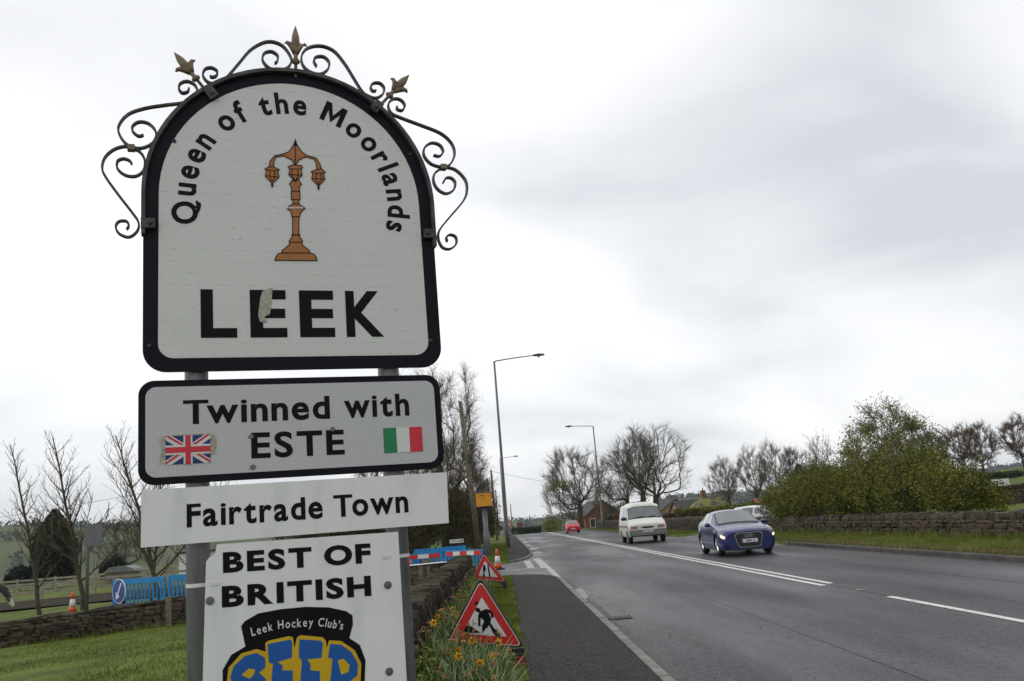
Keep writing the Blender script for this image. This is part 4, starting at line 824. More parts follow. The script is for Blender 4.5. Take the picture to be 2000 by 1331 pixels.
# ------------------------------------------------------------------ trees and plants
def grow(seed, height, trunk_r, env, fork=.3, n=260, rise=.25, twig=(.35, .95), tn=5, twig_r=.009, lean=(0, 0), wander=.10, shell=.5, up=.35, limb=.5, limbs=6):
    """bare tree: branches reach, nearest first, for points scattered through an ellipsoid crown env = (cx, cy, cz, rx, ry, rz);
    limb radii add up towards the trunk; fine twigs spray from the ends.  returns trunk MB, twig MB, tip points"""
    r_ = np.random.RandomState(seed); ec = np.array(env[:3], float); er = np.array(env[3:], float)
    nodes = []; par = []
    hf = height*fork; k0 = 6
    for k in range(k0+1):
        t = k/k0; nodes.append(np.array([lean[0]*hf*t+wander*.35*trunk_r*4*math.sin(t*3+seed), lean[1]*hf*t, -.15+(hf+.15)*t])); par.append(k-1)
    d = r_.normal(0, 1, (n*3, 3)); d /= np.linalg.norm(d, axis=1)[:, None]; rad = (shell+(1-shell)*r_.uniform(0, 1, n*3))**.6
    lump = 1+.13*np.sin(d[:, 0]*5+seed)+.12*np.sin(d[:, 1]*6+d[:, 2]*4+seed*2)
    tg = ec+d*er*(rad*lump)[:, None]; tg = tg[tg[:, 2] > hf*.75][:n]
    fk = nodes[-1]; tg = tg[np.argsort(np.linalg.norm((tg-fk)/er, axis=1))]
    plen = [0.0]*len(nodes); pdir = [np.array([0, 0, 1.])]*len(nodes)
    nl = limbs
    for k in range(nl):                                   # main limbs fan out of the fork
        az = 2*math.pi*(k+r_.uniform(-.25, .25))/nl; po = R(8 if k == 0 else r_.uniform(22, 52)); dv_ = np.array([math.cos(az)*math.sin(po)*er[0], math.sin(az)*math.sin(po)*er[1], math.cos(po)*er[2]])
        end = ec+dv_*r_.uniform(.55, .8); i0 = k0-(k % 2) if nl > 2 else k0; a = nodes[i0]; prev = i0; bend = r_.normal(0, .05, 3)*np.linalg.norm(end-a)
        for q in range(1, 7):
            f = q/6; p = a+(end-a)*f+bend*math.sin(math.pi*f)+np.array([0, 0, .10*np.linalg.norm((end-a)[:2])])*math.sin(math.pi*f)+r_.normal(0, .02, 3)*np.linalg.norm(end-a)*.6
            nodes.append(p); par.append(prev); d_ = p-nodes[prev]; pdir.append(d_/(np.linalg.norm(d_)+1e-9)); plen.append(plen[prev]+np.linalg.norm(d_)); prev = len(nodes)-1
    for t in tg:
        A = np.array(nodes); v = t-A; dist = np.linalg.norm(v, axis=1); hor = np.linalg.norm(v[:, :2], axis=1)
        PD = np.array(pdir); cosang = (PD*v).sum(1)/(dist+1e-9)
        bad = np.maximum(0, rise*hor-v[:, 2]); cost = dist*(1+1.5*np.maximum(0, .72-cosang))+1.3*bad+.10*np.array(plen)+(np.arange(len(A)) < k0-1)*height*.35
        i = int(np.argmin(cost)); a = nodes[i]; L_ = dist[i]
        if L_ < .12: continue
        m = 2 if L_ < .9 else (3 if L_ < 2.2 else 5); prev = i
        dirp = a-nodes[par[i]] if par[i] >= 0 else np.array([0, 0, 1.]); dirp = dirp/(np.linalg.norm(dirp)+1e-9)
        ctrl = a+dirp*L_*.20+(t-a)*.30+np.array([0, 0, up*L_*.06])
        for q in range(1, m+1):
            f = q/m; p = (1-f)**2*a+2*f*(1-f)*(a*.45+ctrl*.55)+f*f*t
            if q < m: p = p+r_.normal(0, wander*min(L_, 1.2)*.16, 3)
            d_ = p-nodes[prev]; pdir.append(d_/(np.linalg.norm(d_)+1e-9)); nodes.append(p); par.append(prev); plen.append(plen[prev]+L_/m); prev = len(nodes)-1
    N = len(nodes); ch = [[] for _ in range(N)]
    for i, p in enumerate(par):
        if p >= 0: ch[p].append(i)
    area = np.zeros(N)
    for i in range(N-1, -1, -1): area[i] = max(area[i], 1.0) if not ch[i] else area[i]; area[par[i]] += area[i]*(1.0 if par[i] >= 0 else 0)
    rr = np.sqrt(area/area[0]); rr = np.maximum(twig_r*1.2, trunk_r*rr**(1+limb*.25)); rr[:2] *= (1.25, 1.08)
    trunk = MB(); tw = MB(); tips = []
    done = [False]*N
    def chain(i0, i1):
        ids = [i0, i1]; 
        while ch[ids[-1]]:
            nx_ = max(ch[ids[-1]], key=lambda k: area[k]); ids.append(nx_)
        return ids
    stack = [(0, ch[0][0])] if ch[0] else []
    while stack:
        a, b = stack.pop(); ids = chain(a, b)
        rads = [min(rr[k], rr[ids[1]]*1.05) for k in ids]; pts = [tuple(nodes[k]) for k in ids]
        big = rr[ids[1]] > trunk_r*.22
        (trunk if big else tw).tube(pts, rads, 8 if rr[ids[1]] > trunk_r*.6 else (5 if big else 3), caps=False)
        for k in ids[1:]:
            for c in ch[k]:
                if c not in ids: stack.append((k, c))
        tips.append((Vector(nodes[ids[-1]]), Vector(nodes[ids[-1]]-nodes[ids[-2]]).normalized()))
    # twigs: bent three-sided spikes
    src = [i for i in range(N) if rr[i] < trunk_r*.30 and i > k0]
    S = np.repeat(np.array(src), tn); P = np.array(nodes)[S]+0; B = np.array([nodes[i]-nodes[par[i]] for i in S]); B /= np.linalg.norm(B, axis=1)[:, None]+1e-9
    outw = (P-ec)/er; outw /= np.linalg.norm(outw, axis=1)[:, None]+1e-9
    D = B*.9+outw*.35+r_.normal(0, .45, P.shape)+np.array([0, 0, up*.6]); D /= np.linalg.norm(D, axis=1)[:, None]
    ln = r_.uniform(twig[0], twig[1], (len(P), 1)); f0 = r_.uniform(0, 1, (len(P), 1)); P = P-B*f0*.3
    def spikes(P, D, ln, r0):
        o = np.cross(D, r_.normal(0, 1, P.shape)); o /= np.linalg.norm(o, axis=1)[:, None]+1e-9; o2 = np.cross(D, o)
        mid = P+D*ln*.55+r_.normal(0, .06, P.shape)*ln; end = P+D*ln+r_.normal(0, .12, P.shape)*ln+np.array([0, 0, up*.10])*ln
        vs = []
        for base, w_ in ((P, 1.0), (mid, .7)):
            for a in (0, 2.094, 4.189): vs.append(base+(o*math.cos(a)+o2*math.sin(a))*r0*w_)
        vs.append(end); V = np.stack(vs, 1); n_ = len(P); off = len(tw.v)
        tw.v.extend(map(tuple, V.reshape(-1, 3).tolist()))
        for k in range(n_):
            b = off+k*7; tw.f += [(b, b+1, b+4, b+3), (b+1, b+2, b+5, b+4), (b+2, b, b+3, b+5), (b+3, b+4, b+6), (b+4, b+5, b+6), (b+5, b+3, b+6)]
        return mid, end
    mid, end = spikes(P, D, ln, twig_r)
    for base in (mid, end*.35+mid*.65):
        D2 = D+r_.normal(0, .6, D.shape); D2 /= np.linalg.norm(D2, axis=1)[:, None]; m2, e2 = spikes(base, D2, ln*r_.uniform(.35, .65, ln.shape), twig_r*.7)
    tips += [(Vector(e), Vector((0, 0, 1))) for e in end[::2]]
    return trunk, tw, tips
def sapling(seed, h, r0, lean, spread, nb=32):
    """young tree: a straight leader with long upswept side branches and fine side twigs"""
    q = random.Random(seed); trunk = MB(); tw = MB(); ld = [Vector((lean*h*(k/10)**1.3+q.gauss(0, .02), q.gauss(0, .02), -.15+(h+.15)*k/10)) for k in range(11)]
    trunk.tube(ld, [r0*(1.15-1.0*(k/10)**.8)+.006 for k in range(11)], 7, caps=False)
    def side(p, az, ang, ln, rad, lv):
        pts = [p]; d = Vector((math.cos(az)*math.sin(ang), math.sin(az)*math.sin(ang), math.cos(ang))); n = 6 if lv == 0 else 4
        for k in range(n): d = (d+Vector((q.gauss(0, .05), q.gauss(0, .05), .085 if lv == 0 else .05))).normalized(); pts.append(pts[-1]+d*ln/n)
        (trunk if lv == 0 and rad > .02 else tw).tube(pts, [max(.0035, rad*(1-.85*k/n)) for k in range(n+1)], 4 if lv == 0 else 3, caps=False)
        if lv < 2:
            m = int((9 if lv == 0 else 4)*max(.5, min(1.5, ln/1.6)))
            for k in range(m):
                t = .18+.8*(k+q.random())/m; i = min(n-1, int(t*n)); b = pts[i].lerp(pts[i+1], t*n-i); dd = (pts[i+1]-pts[i]).normalized()
                o = Matrix.Rotation(q.uniform(0, 6.28), 3, dd) @ dd.orthogonal().normalized(); e_ = (dd*math.cos(.7)+o*math.sin(.7)+Vector((0, 0, .25))).normalized()
                side(b, math.atan2(e_.y, e_.x), math.acos(max(-1, min(1, e_.z))), ln*(.34 if lv == 0 else .5)*q.uniform(.6, 1.2)*(1.15-.5*t), rad*.42, lv+1)
    for k in range(nb):
        t = .16+.80*(k+q.random())/nb; i = min(9, int(t*10)); p = ld[i].lerp(ld[i+1], t*10-i); az = k*2.4+q.uniform(-.6, .6)
        side(p, az, R(q.uniform(30, 58)), spread*(1.25-.95*t)*q.uniform(.65, 1.1), r0*(.55-.38*t), 0)
    return trunk, tw
def leaves_mb(points, n_per, spread, size, seed, flat=.5):
    """small pointed leaf faces scattered round the given points, as numpy quads"""
    r_ = np.random.RandomState(seed); P = np.repeat(np.array([tuple(p) for p in points]), n_per, axis=0); N = len(P)
    c = P+r_.normal(0, spread, (N, 3)); a = r_.normal(0, 1, (N, 3)); a /= np.linalg.norm(a, axis=1)[:, None]
    b = r_.normal(0, 1, (N, 3)); b -= a*(a*b).sum(1)[:, None]; b /= np.linalg.norm(b, axis=1)[:, None]
    s = size*r_.uniform(.6, 1.4, (N, 1)); V = np.stack([c-a*s, c+b*s*flat, c+a*s, c-b*s*flat], 1).reshape(-1, 3)
    return V, np.arange(4*N).reshape(-1, 4)
def make_tree(name, label, loc, trunk, tw, bark='bark', twig='twig', leaves=None, leaf='bud', group=None, cat='tree', rz=0):
    T = thing(name, label, cat, loc, rz, group)
    trunk.build('trunk', bark, T, True); tw.build('crown', twig, T)
    if leaves is not None and len(leaves[0]): np_mesh('foliage', leaves[0], leaves[1], leaf, T)
    return T
def tip_leaves(tips, frac, n, spread, size, seed):
    r_ = random.Random(seed); t = [p for p, d in tips if r_.random() < frac]
    return leaves_mb(t, n, spread, size, seed) if t else None
# young bare trees behind the lane wall, left
for seed, (x, y), h, lean, spread, r0, lab in ((21, (-17.6, 35.2), 6.5, -.20, 2.0, .075, 'slender leafless tree leaning left at the left edge, behind the lawn wall'),
        (22, (-15.9, 35.0), 6.6, -.19, 2.6, .085, 'bare upright young tree just left of the metal sign post'),
        (23, (-12.9, 34.6), 6.4, -.26, 3.1, .085, 'bare young tree with wide upswept branches by the blue barriers'),
        (24, (-13.6, 35.6), 5.6, .10, 2.2, .055, 'thin leafless sapling leaning right between the sign post and barriers'),
        (25, (-12.1, 34.9), 4.4, .34, 2.4, .05, 'low leafless sapling stretching right behind the blue barriers')):
    a, b = sapling(seed, h, r0, lean, spread)
    make_tree('bare_tree', lab, (x, y, ground(x, y)-.02), a, b, group='bare trees behind the lawn wall')
a, b, tips = grow(31, 5.2, .15, (0, 0, 3.0, 2.8, 2.4, 2.3), .14, 200, rise=.6, twig=(.3, .8), tn=5, twig_r=.010)
make_tree('bare_tree', 'rounded leafless tree far beyond the side road, right of the dark conifer', (-37, 90, .0), a, b)
# dark conifer
def conifer(label, loc, h, r0, seed, n=5200, mt='conifer', col=None, base=.04):
    r_ = np.random.RandomState(seed); T = thing('conifer', label, 'tree', loc)
    MB().tube([(0, 0, -.1), (0, 0, h*.5), (0, 0, h*.94)], [r0*.09, r0*.06, .02], 7).build('trunk', 'bark', T)
    t = r_.uniform(0, 1, n)**.75; z = h*(base+(1-base)*t); rr = r0*np.clip(np.where(t < .45, .88+.27*t, 1.0-((t-.45)/.55)**1.9), .03, 1)
    a = r_.uniform(0, 6.283, n); lob = 1+.10*np.sin(a*5+z*2.1)+.08*np.sin(a*9-z*3.3); q = np.sqrt(r_.uniform(.45, 1.05, n))*rr*lob
    pts = np.stack([q*np.cos(a), q*np.sin(a), z], 1); V, F = leaves_mb(pts, 3, .07, .13, seed, .5); np_mesh('foliage', V, F, mt, T); return T
conifer('dense dark conifer with a rounded top left of the sign', (-34.0, 70, -.15), 5.5, 1.5, 2)
conifer('small dark conifer among the bare trees right of the houses', (41.5, 125, .4), 6.0, 1.5, 3, 2200)
for i, (x, y, hh) in enumerate(((-30.3, 72, 2.2), (-37.0, 71, 2.0))):
    conifer(('low dark evergreen bush right of the dark conifer', 'low dark evergreen bush left of the dark conifer')[i], (x, y, -.2), hh*.8, 1.0, 40+i, 1000)
# trees on the right beyond the wall: domed sycamores
a, b, tips = grow(41, 14, .42, (-.9, 0, 8.6, 5.1, 4.8, 5.3), .30, 420, rise=.35, twig=(.5, 1.2), tn=6, twig_r=.009, limbs=9)
make_tree('bare_tree', 'domed budding tree left of the right-hand lamp column', (12.9, 150, -.4), a, b, 'bark_green', 'twig', tip_leaves(tips, .3, 2, .12, .06, 1), 'bud')
a, b, tips = grow(42, 9.0, .20, (-1.6, 0, 5.0, 3.6, 3.2, 3.6), .16, 200, rise=.4, twig=(.5, 1.1), tn=4, twig_r=.012)
tg = make_tree('bare_tree', 'smaller budding tree with a bright green tuft, in front of the domed tree', (11.6, 148, -.4), a, b, 'bark_green', 'twig', tip_leaves(tips, .3, 2, .12, .06, 2), 'bud')
tuft = leaves_mb([(random.Random(i).gauss(0, .65), random.Random(i+99).gauss(0, .5), random.Random(i+7).gauss(0, .32)) for i in range(170)], 5, .14, .085, 3)
np_mesh('leafy_spray', tuft[0]*1.35+np.array([-1.9, -1.6, 7.5]), tuft[1], 'leaf_bright', tg)
MB().tube([(0, 0, 3.0), (-.9, -.8, 6.0), (-1.9, -1.6, 7.4)], [.06, .04, .02], 5).build('branch', 'bark_green', tg)
for seed, x, y, h, tr, env, lab, lean, fk in (
        (43, 16.2, 96, 10.9, .30, (.4, 0, 6.9, 4.2, 3.4, 3.9), 'tallest spreading bare tree above the van', (.02, 0), .30),
        (44, 14.6, 95, 10.0, .22, (-.2, 0, 6.9, 2.6, 2.6, 3.3), 'bare tree with upright trunk above the middle of the van', (.05, 0), .34),
        (45, 13.9, 97, 8.0, .19, (-1.4, 0, 5.3, 2.7, 2.6, 2.8), 'leaning bare tree left of the tallest one above the van', (-.12, 0), .32),
        (46, 15.4, 98, 9.6, .15, (.2, 0, 6.8, 2.0, 2.4, 3.1), 'thin straight bare tree between the two tallest above the van', (.02, 0), .38),
        (47, 13.6, 112, 5.8, .14, (-.6, 0, 3.3, 2.2, 2.1, 2.4), 'low twiggy bare tree right of the right-hand lamp column', (0, 0), .15)):
    a, b, tips = grow(seed, h, tr, env, fk, 250 if seed != 43 else 320, rise=.18, twig=(.35, .95), tn=4, twig_r=.0075, limbs=8, lean=lean, wander=.13)
    make_tree('bare_tree', lab, (x, y, .1), a, b, 'bark_green', 'twig', tip_leaves(tips, .22, 2, .12, .05, seed), 'bud', group='bare trees behind the van')
for seed, x, y, h, tr, env, lab in (
        (51, 30.4, 121, 7.4, .15, (-.5, 0, 4.7, 2.1, 2.0, 2.9), 'leftmost of the bare trees right of the hipped house'),
        (52, 33.6, 119, 8.1, .20, (-.3, 0, 5.3, 2.6, 2.5, 2.9), 'round-crowned bare tree, second from the left beyond the dark car'),
        (53, 36.9, 122, 9.0, .19, (.2, 0, 5.9, 2.6, 2.5, 3.3), 'tallest bare tree beyond the dark car, left of the bushes'),
        (54, 40.4, 123, 7.6, .17, (.3, 0, 4.9, 2.7, 2.4, 2.9), 'bare tree half hidden by the left end of the bushes')):
    a, b, tips = grow(seed, h, tr, env, .26, 240, rise=.55, twig=(.35, .9), tn=6, twig_r=.008, limbs=8)
    make_tree('bare_tree', lab, (x, y, ground(x, y)), a, b, 'bark', 'twig', group='bare trees beyond the dark car')
# far right copse
for i, (x, y, h, s, m2) in enumerate(((62.5, 131, 7.6, 61, 'twig'), (67, 130, 7.4, 62, 'twig_red'), (71.5, 133, 7.8, 63, 'twig'), (76.5, 131, 7.5, 64, 'twig_red'), (58.5, 134, 6.6, 65, 'twig'))):
    a, b, tips = grow(s, h, .18, (0, 0, 4.7, 2.9, 2.6, 3.0), .22, 260, rise=.4, twig=(.35, .9), tn=6, twig_r=.014)
    lv = tip_leaves(tips, .5, 3, .2, .06, s) if m2 == 'twig_red' else None
    make_tree('bare_tree', ('second tree from the left in the far right copse, bare and grey', 'russet-leaved tree in the middle of the far right copse', 'grey bare tree right of the first russet tree in the far copse', 'russet-leaved tree at the right edge of the frame', 'leftmost bare tree of the far right copse')[i], (x, y, ground(x, y)-.1), a, b, 'bark', m2, lv, 'leaf_brown', group='far right copse')
# hawthorn standing out of the bushes
a, b, tips = grow(71, 5.4, .12, (0, 0, 3.5, 2.25, 1.9, 1.9), .25, 300, rise=.15, twig=(.2, .55), tn=5, twig_r=.006, up=.2)
make_tree('hawthorn_tree', 'hawthorn coming into leaf, rising above the green bushes on the right', (18.3, 42, .2), a, b, 'bark', 'twig', tip_leaves(tips, .95, 8, .11, .045, 9), 'leaf')
a, b, tips = grow(72, 4.4, .04, (0, 0, 3.0, 1.1, 1.0, 1.7), .3, 40, rise=1.4, twig=(.3, .7), tn=3, twig_r=.006, up=.8)
make_tree('bare_tree', 'leafless sapling sticking up left of the hawthorn', (15.9, 44, .2), a, b)
# roadside trees behind the sign, left
for seed, x, y, h, env, lab in ((81, -3.4, 52, 11.0, (.1, 0, 7.0, 2.7, 2.7, 3.9), 'tall bare tree showing just right of the sign panels'),
        (82, -3.4, 63, 8.0, (.5, 0, 4.7, 2.5, 2.7, 3.2), 'bare roadside tree behind the leaning utility pole'),
        (83, -3.2, 78, 7.0, (.4, 0, 4.0, 2.5, 2.6, 2.9), 'bare roadside tree behind the left lamp column'),
        (84, -6.3, 56, 9.4, (0, 0, 5.4, 3.0, 3.0, 3.9), 'bare tree half hidden behind the sign boards')):
    a, b, tips = grow(seed, h, .17, env, .16, 330, rise=.5, twig=(.4, 1.0), tn=5, twig_r=.0075)
    make_tree('bare_tree', lab, (x, y, .05), a, b, 'bark', 'twig', tip_leaves(tips, .12, 2, .10, .035, seed), 'leaf_brown', group='bare roadside trees on the left')

def shrub(name, label, loc, rx, ry, h, n, size, mt, seed, group=None, stems=14, cat='shrub', mix=None, skirt=.0):
    """stems with leaf clumps through an uneven volume"""
    r_ = np.random.RandomState(seed); q = random.Random(seed); T = thing(name, label, cat, loc, 0, group); st = MB(); pts = []
    lobes = [(q.uniform(-.6, .6)*rx, q.uniform(-.6, .6)*ry, h*q.uniform(.35, .72), q.uniform(.34, .6)) for _ in range(9)]+[(0, 0, h*.45, .75)]
    for k in range(stems):
        a = q.uniform(0, 6.28); s = q.uniform(.3, .95); tx, ty, tz = rx*s*math.cos(a), ry*s*math.sin(a), h*q.uniform(.6, 1.05)
        st.tube([(tx*.12, ty*.12, -.05), (tx*.5, ty*.5, tz*.55), (tx*.8, ty*.8, tz*.85), (tx, ty, tz)], [.028, .02, .012, .006], 4, caps=False)
        pts += [(tx*f*(1+.08*q.gauss(0, 1)), ty*f, tz*(f**.6)) for f in (.5, .65, .8, .92, 1.0)]
    while len(pts) < n:
        lx_, ly_, lz_, lr = q.choice(lobes); d = Vector((q.gauss(0, 1), q.gauss(0, 1), q.gauss(0, 1))).normalized()*(q.random()**.35)
        p = (lx_+d.x*lr*rx, ly_+d.y*lr*ry, lz_+d.z*lr*h*.55)
        if p[2] > skirt: pts.append(p)
    st.build('stems', 'twig', T)
    V, F = leaves_mb(pts, 6, .085, size, seed, .55); np_mesh('foliage', V, F, mt, T)
    if mix:
        V, F = leaves_mb(pts[::4], 5, .11, size, seed+1, .55); np_mesh('foliage', V, F, mix, T)
    return T
where = ['left end of the row', 'second from the left, below the sapling', 'third from the left', 'fourth from the left', 'third from the right', 'second from the right', 'right end of the row']
for i, (x, y, rx, h) in enumerate(((15.0, 47.8, 1.5, 2.6), (15.0, 45.2, 1.7, 3.2), (15.0, 42.4, 1.8, 3.6), (15.1, 39.6, 1.8, 3.5), (15.2, 36.9, 1.9, 3.7), (15.4, 34.2, 1.8, 3.3), (16.2, 32.4, 1.6, 2.7))):
    shrub('leafy_bush', 'green bush behind the right wall, '+where[i], (x, y, .15), rx, 1.7, h, 2900, .040, 'leaf', 200+i, 'bushes behind the right-hand wall', mix='leaf_dark' if i % 2 else 'leaf_brown', stems=30)
shrub('leafy_bush', 'bright yellow-green bush at the roadside left of the red car', (10.9, 200, -3.0), 3.2, 2.2, 6.0, 1100, .13, 'leaf_bright', 301)
# left roadside hedge behind the speed camera: brown, dense, coming into leaf
hw = ['behind the name plate', 'behind the speed camera', 'left of the left lamp column', 'behind the left lamp column', 'farther along behind the lamp column', 'far end of the left roadside']
for i, (x, y, h, rx) in enumerate(((-4.4, 47, 3.0, 2.2), (-2.9, 52.5, 3.7, 1.8), (-2.6, 58.5, 3.9, 1.8), (-2.2, 66, 3.9, 1.9), (-2.0, 78, 4.0, 2.0), (-1.9, 95, 3.8, 2.1))):
    shrub('hedge_bush', 'brown hedgerow bush '+hw[i], (x, y, .05), rx, 2.6, h, 1300, .055, 'leaf_brown', 320+i, 'brown hedgerow on the left', stems=90, mix='leaf_dark')
for i, (x, y, h, rx) in enumerate(((-8, 50, 3.2, 2.6), (-11.5, 54, 3.0, 2.8))):
    shrub('hedge_bush', 'brown hedgerow bush '+('showing under the Fairtrade board by the right post', 'hidden mostly behind the lower sign board')[i], (x, y, .0), rx, 2.2, h, 1000, .08, 'leaf_brown', 340+i, 'brown hedgerow on the left', stems=40, mix='leaf_dark')
# clipped hedges: boxes of leaves
def hedge(label, p0, p1, wd, h, zb, mt, seed, n, size=.07, name='clipped_hedge'):
    r_ = np.random.RandomState(seed); p0 = np.array(p0, float); p1 = np.array(p1, float); d = p1-p0; Ls = np.linalg.norm(d); d /= Ls; nn = np.array([-d[1], d[0]])
    T = thing(name, label, 'hedge', (p0[0], p0[1], zb)); t = r_.uniform(0, Ls, n); s = r_.uniform(-1, 1, n); z = r_.uniform(0.02, 1, n)
    k = r_.randint(0, 3, n); s = np.where(k == 0, np.sign(s)*(.82+.18*np.abs(s)), s); z = np.where(k == 1, .86+.14*z, z)
    zt = h*(1+.05*np.sin(t*1.3)+.04*np.sin(t*3.1)); P = np.stack([d[0]*t+nn[0]*s*wd/2, d[1]*t+nn[1]*s*wd/2, z*zt], 1)
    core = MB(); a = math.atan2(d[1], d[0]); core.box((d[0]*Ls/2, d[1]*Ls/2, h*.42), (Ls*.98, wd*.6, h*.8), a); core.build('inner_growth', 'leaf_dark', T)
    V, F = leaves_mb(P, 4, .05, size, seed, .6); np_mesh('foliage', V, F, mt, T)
hedge('clipped olive-green hedge behind the wall beyond the van', (14.2, 74), (25, 84), 1.0, 1.45, .15, 'leaf', 5, 4200, .08)
hedge('dark hedge beyond the parked white car', (17.5, 62), (27, 66), 1.0, 1.25, .25, 'leaf_dark', 6, 3000, .08)
hedge('dark rounded hedge at the brow of the road on the left', (2.2, 172), (6.6, 176), 2.4, 2.3, drop(172)-.4, 'leaf_dark', 7, 2200, .16)
hedge('dark field hedge on the slope below the far right copse', (42, 92), (80, 118), 1.4, 1.5, ground(50, 95)-.3, 'leaf_dark', 9, 5000, .12)
hedge('rough hedge above the wall behind the van', (13.9, 57), (13.4, 120), .9, 1.15, .15, 'leaf_brown', 8, 5000, .08)

# ------------------------------------------------------------------ grass blades
def blades(name, region, n, h, wd, mt, seed, zf, label=None):
    r_ = np.random.RandomState(seed); x0, x1, y0, y1 = region
    u = r_.uniform(0, 1, n); y = y0+(y1-y0)*u**1.35; x = r_.uniform(x0, x1, n)
    z = np.array([zf(a, b) for a, b in zip(x, y)]); keep = z > -50; x, y, z = x[keep], y[keep], z[keep]; n = len(x)
    a = r_.uniform(0, 6.283, n); hh = h*r_.uniform(.45, 1.35, n); ln = hh*r_.uniform(.1, .8, n); b = r_.uniform(0, 6.283, n); w2 = wd*r_.uniform(.6, 1.3, n)
    A = np.stack([x-np.cos(a)*w2, y-np.sin(a)*w2, z-.01], 1); B = np.stack([x+np.cos(a)*w2, y+np.sin(a)*w2, z-.01], 1); C = np.stack([x+np.cos(b)*ln, y+np.sin(b)*ln, z+hh], 1)
    V = np.stack([A, B, C], 1).reshape(-1, 3); o = np_mesh(name, V, np.arange(3*n).reshape(-1, 3), mt)
    return tag(o, label, 'grass', kind='stuff')
blades('verge_grass', (-.95, .17, 3, 28), 42000, .055, .006, 'blade', 1, lambda x, y: ground(min(x, .13), y) if x < .13+.05*math.sin(y*3)+.02*math.sin(y*11) else -99, 'short green grass on the verge beside the pavement')
blades('lawn_grass', (-24, -1.45, 10, 30.5), 90000, .05, .009, 'blade', 2, lambda x, y: ground(x, y) if y < lane_near(x)-.2 else -99, 'mown green lawn left of the sign')
blades('right_verge_grass', (10.8, 13.9, 17, 46), 60000, .075, .009, 'blade', 3, lambda x, y: -99 if in_entrance(x, y) else ground(x, y), 'rough grass verge on the right of the road')
blades('right_verge_grass', (10.82, 12.9, 58, 122), 16000, .12, .016, 'blade', 4, lambda x, y: ground(x, y), 'grass verge beyond the driveway on the right')
blades('left_verge_grass', (-1.6, .17, 39.5, 75), 16000, .10, .012, 'blade', 5, lambda x, y: ground(min(x, .13), y), 'grass verge beyond the side road on the left')

def edge(x0, amp): return lambda x, y: ground(x, y) if noise.noise((x*2.2, y*1.1, 3)) > amp else -99
blades('verge_tufts', (-.9, .22, 3, 28), 5200, .12, .006, 'blade', 11, lambda x, y: (.10 if x < .2+.05*math.sin(y*5) and (x > .02 or x < -.5) and noise.noise((x*3, y*1.7, 1)) > .0 else -99), 'longer grass tufts along the pavement edge')
blades('wall_foot_tufts', (13.2, 13.85, 16, 50), 9000, .24, .010, 'blade', 12, edge(0, -.05), 'long grass at the foot of the right-hand wall')
blades('dry_grass', (10.85, 13.8, 16, 46), 7000, .12, .008, 'straw', 13, lambda x, y: -99 if in_entrance(x, y) or noise.noise((x*1.1, y*.5, 8)) < .05 else ground(x, y), 'dry straw-coloured grass patches on the right verge')
blades('kerb_edge_tufts', (10.8, 11.05, 14, 35), 5000, .13, .009, 'straw', 14, lambda x, y: ground(x, y), 'ragged dry grass along the right kerb')
blades('lawn_tufts', (-24, -1.45, 10, 30.5), 9000, .11, .009, 'blade', 15, lambda x, y: ground(x, y) if y < lane_near(x)-.25 and noise.noise((x*.7, y*.7, 6)) > .18 else -99, 'longer tufts scattered through the lawn')
blades('lawn_wall_tufts', (-24, -3, 26.5, 31), 12000, .22, .010, 'blade', 16, lambda x, y: ground(x, y) if 0.3 < lane_near(x)-y < .75 else -99, 'long grass at the foot of the lawn wall')
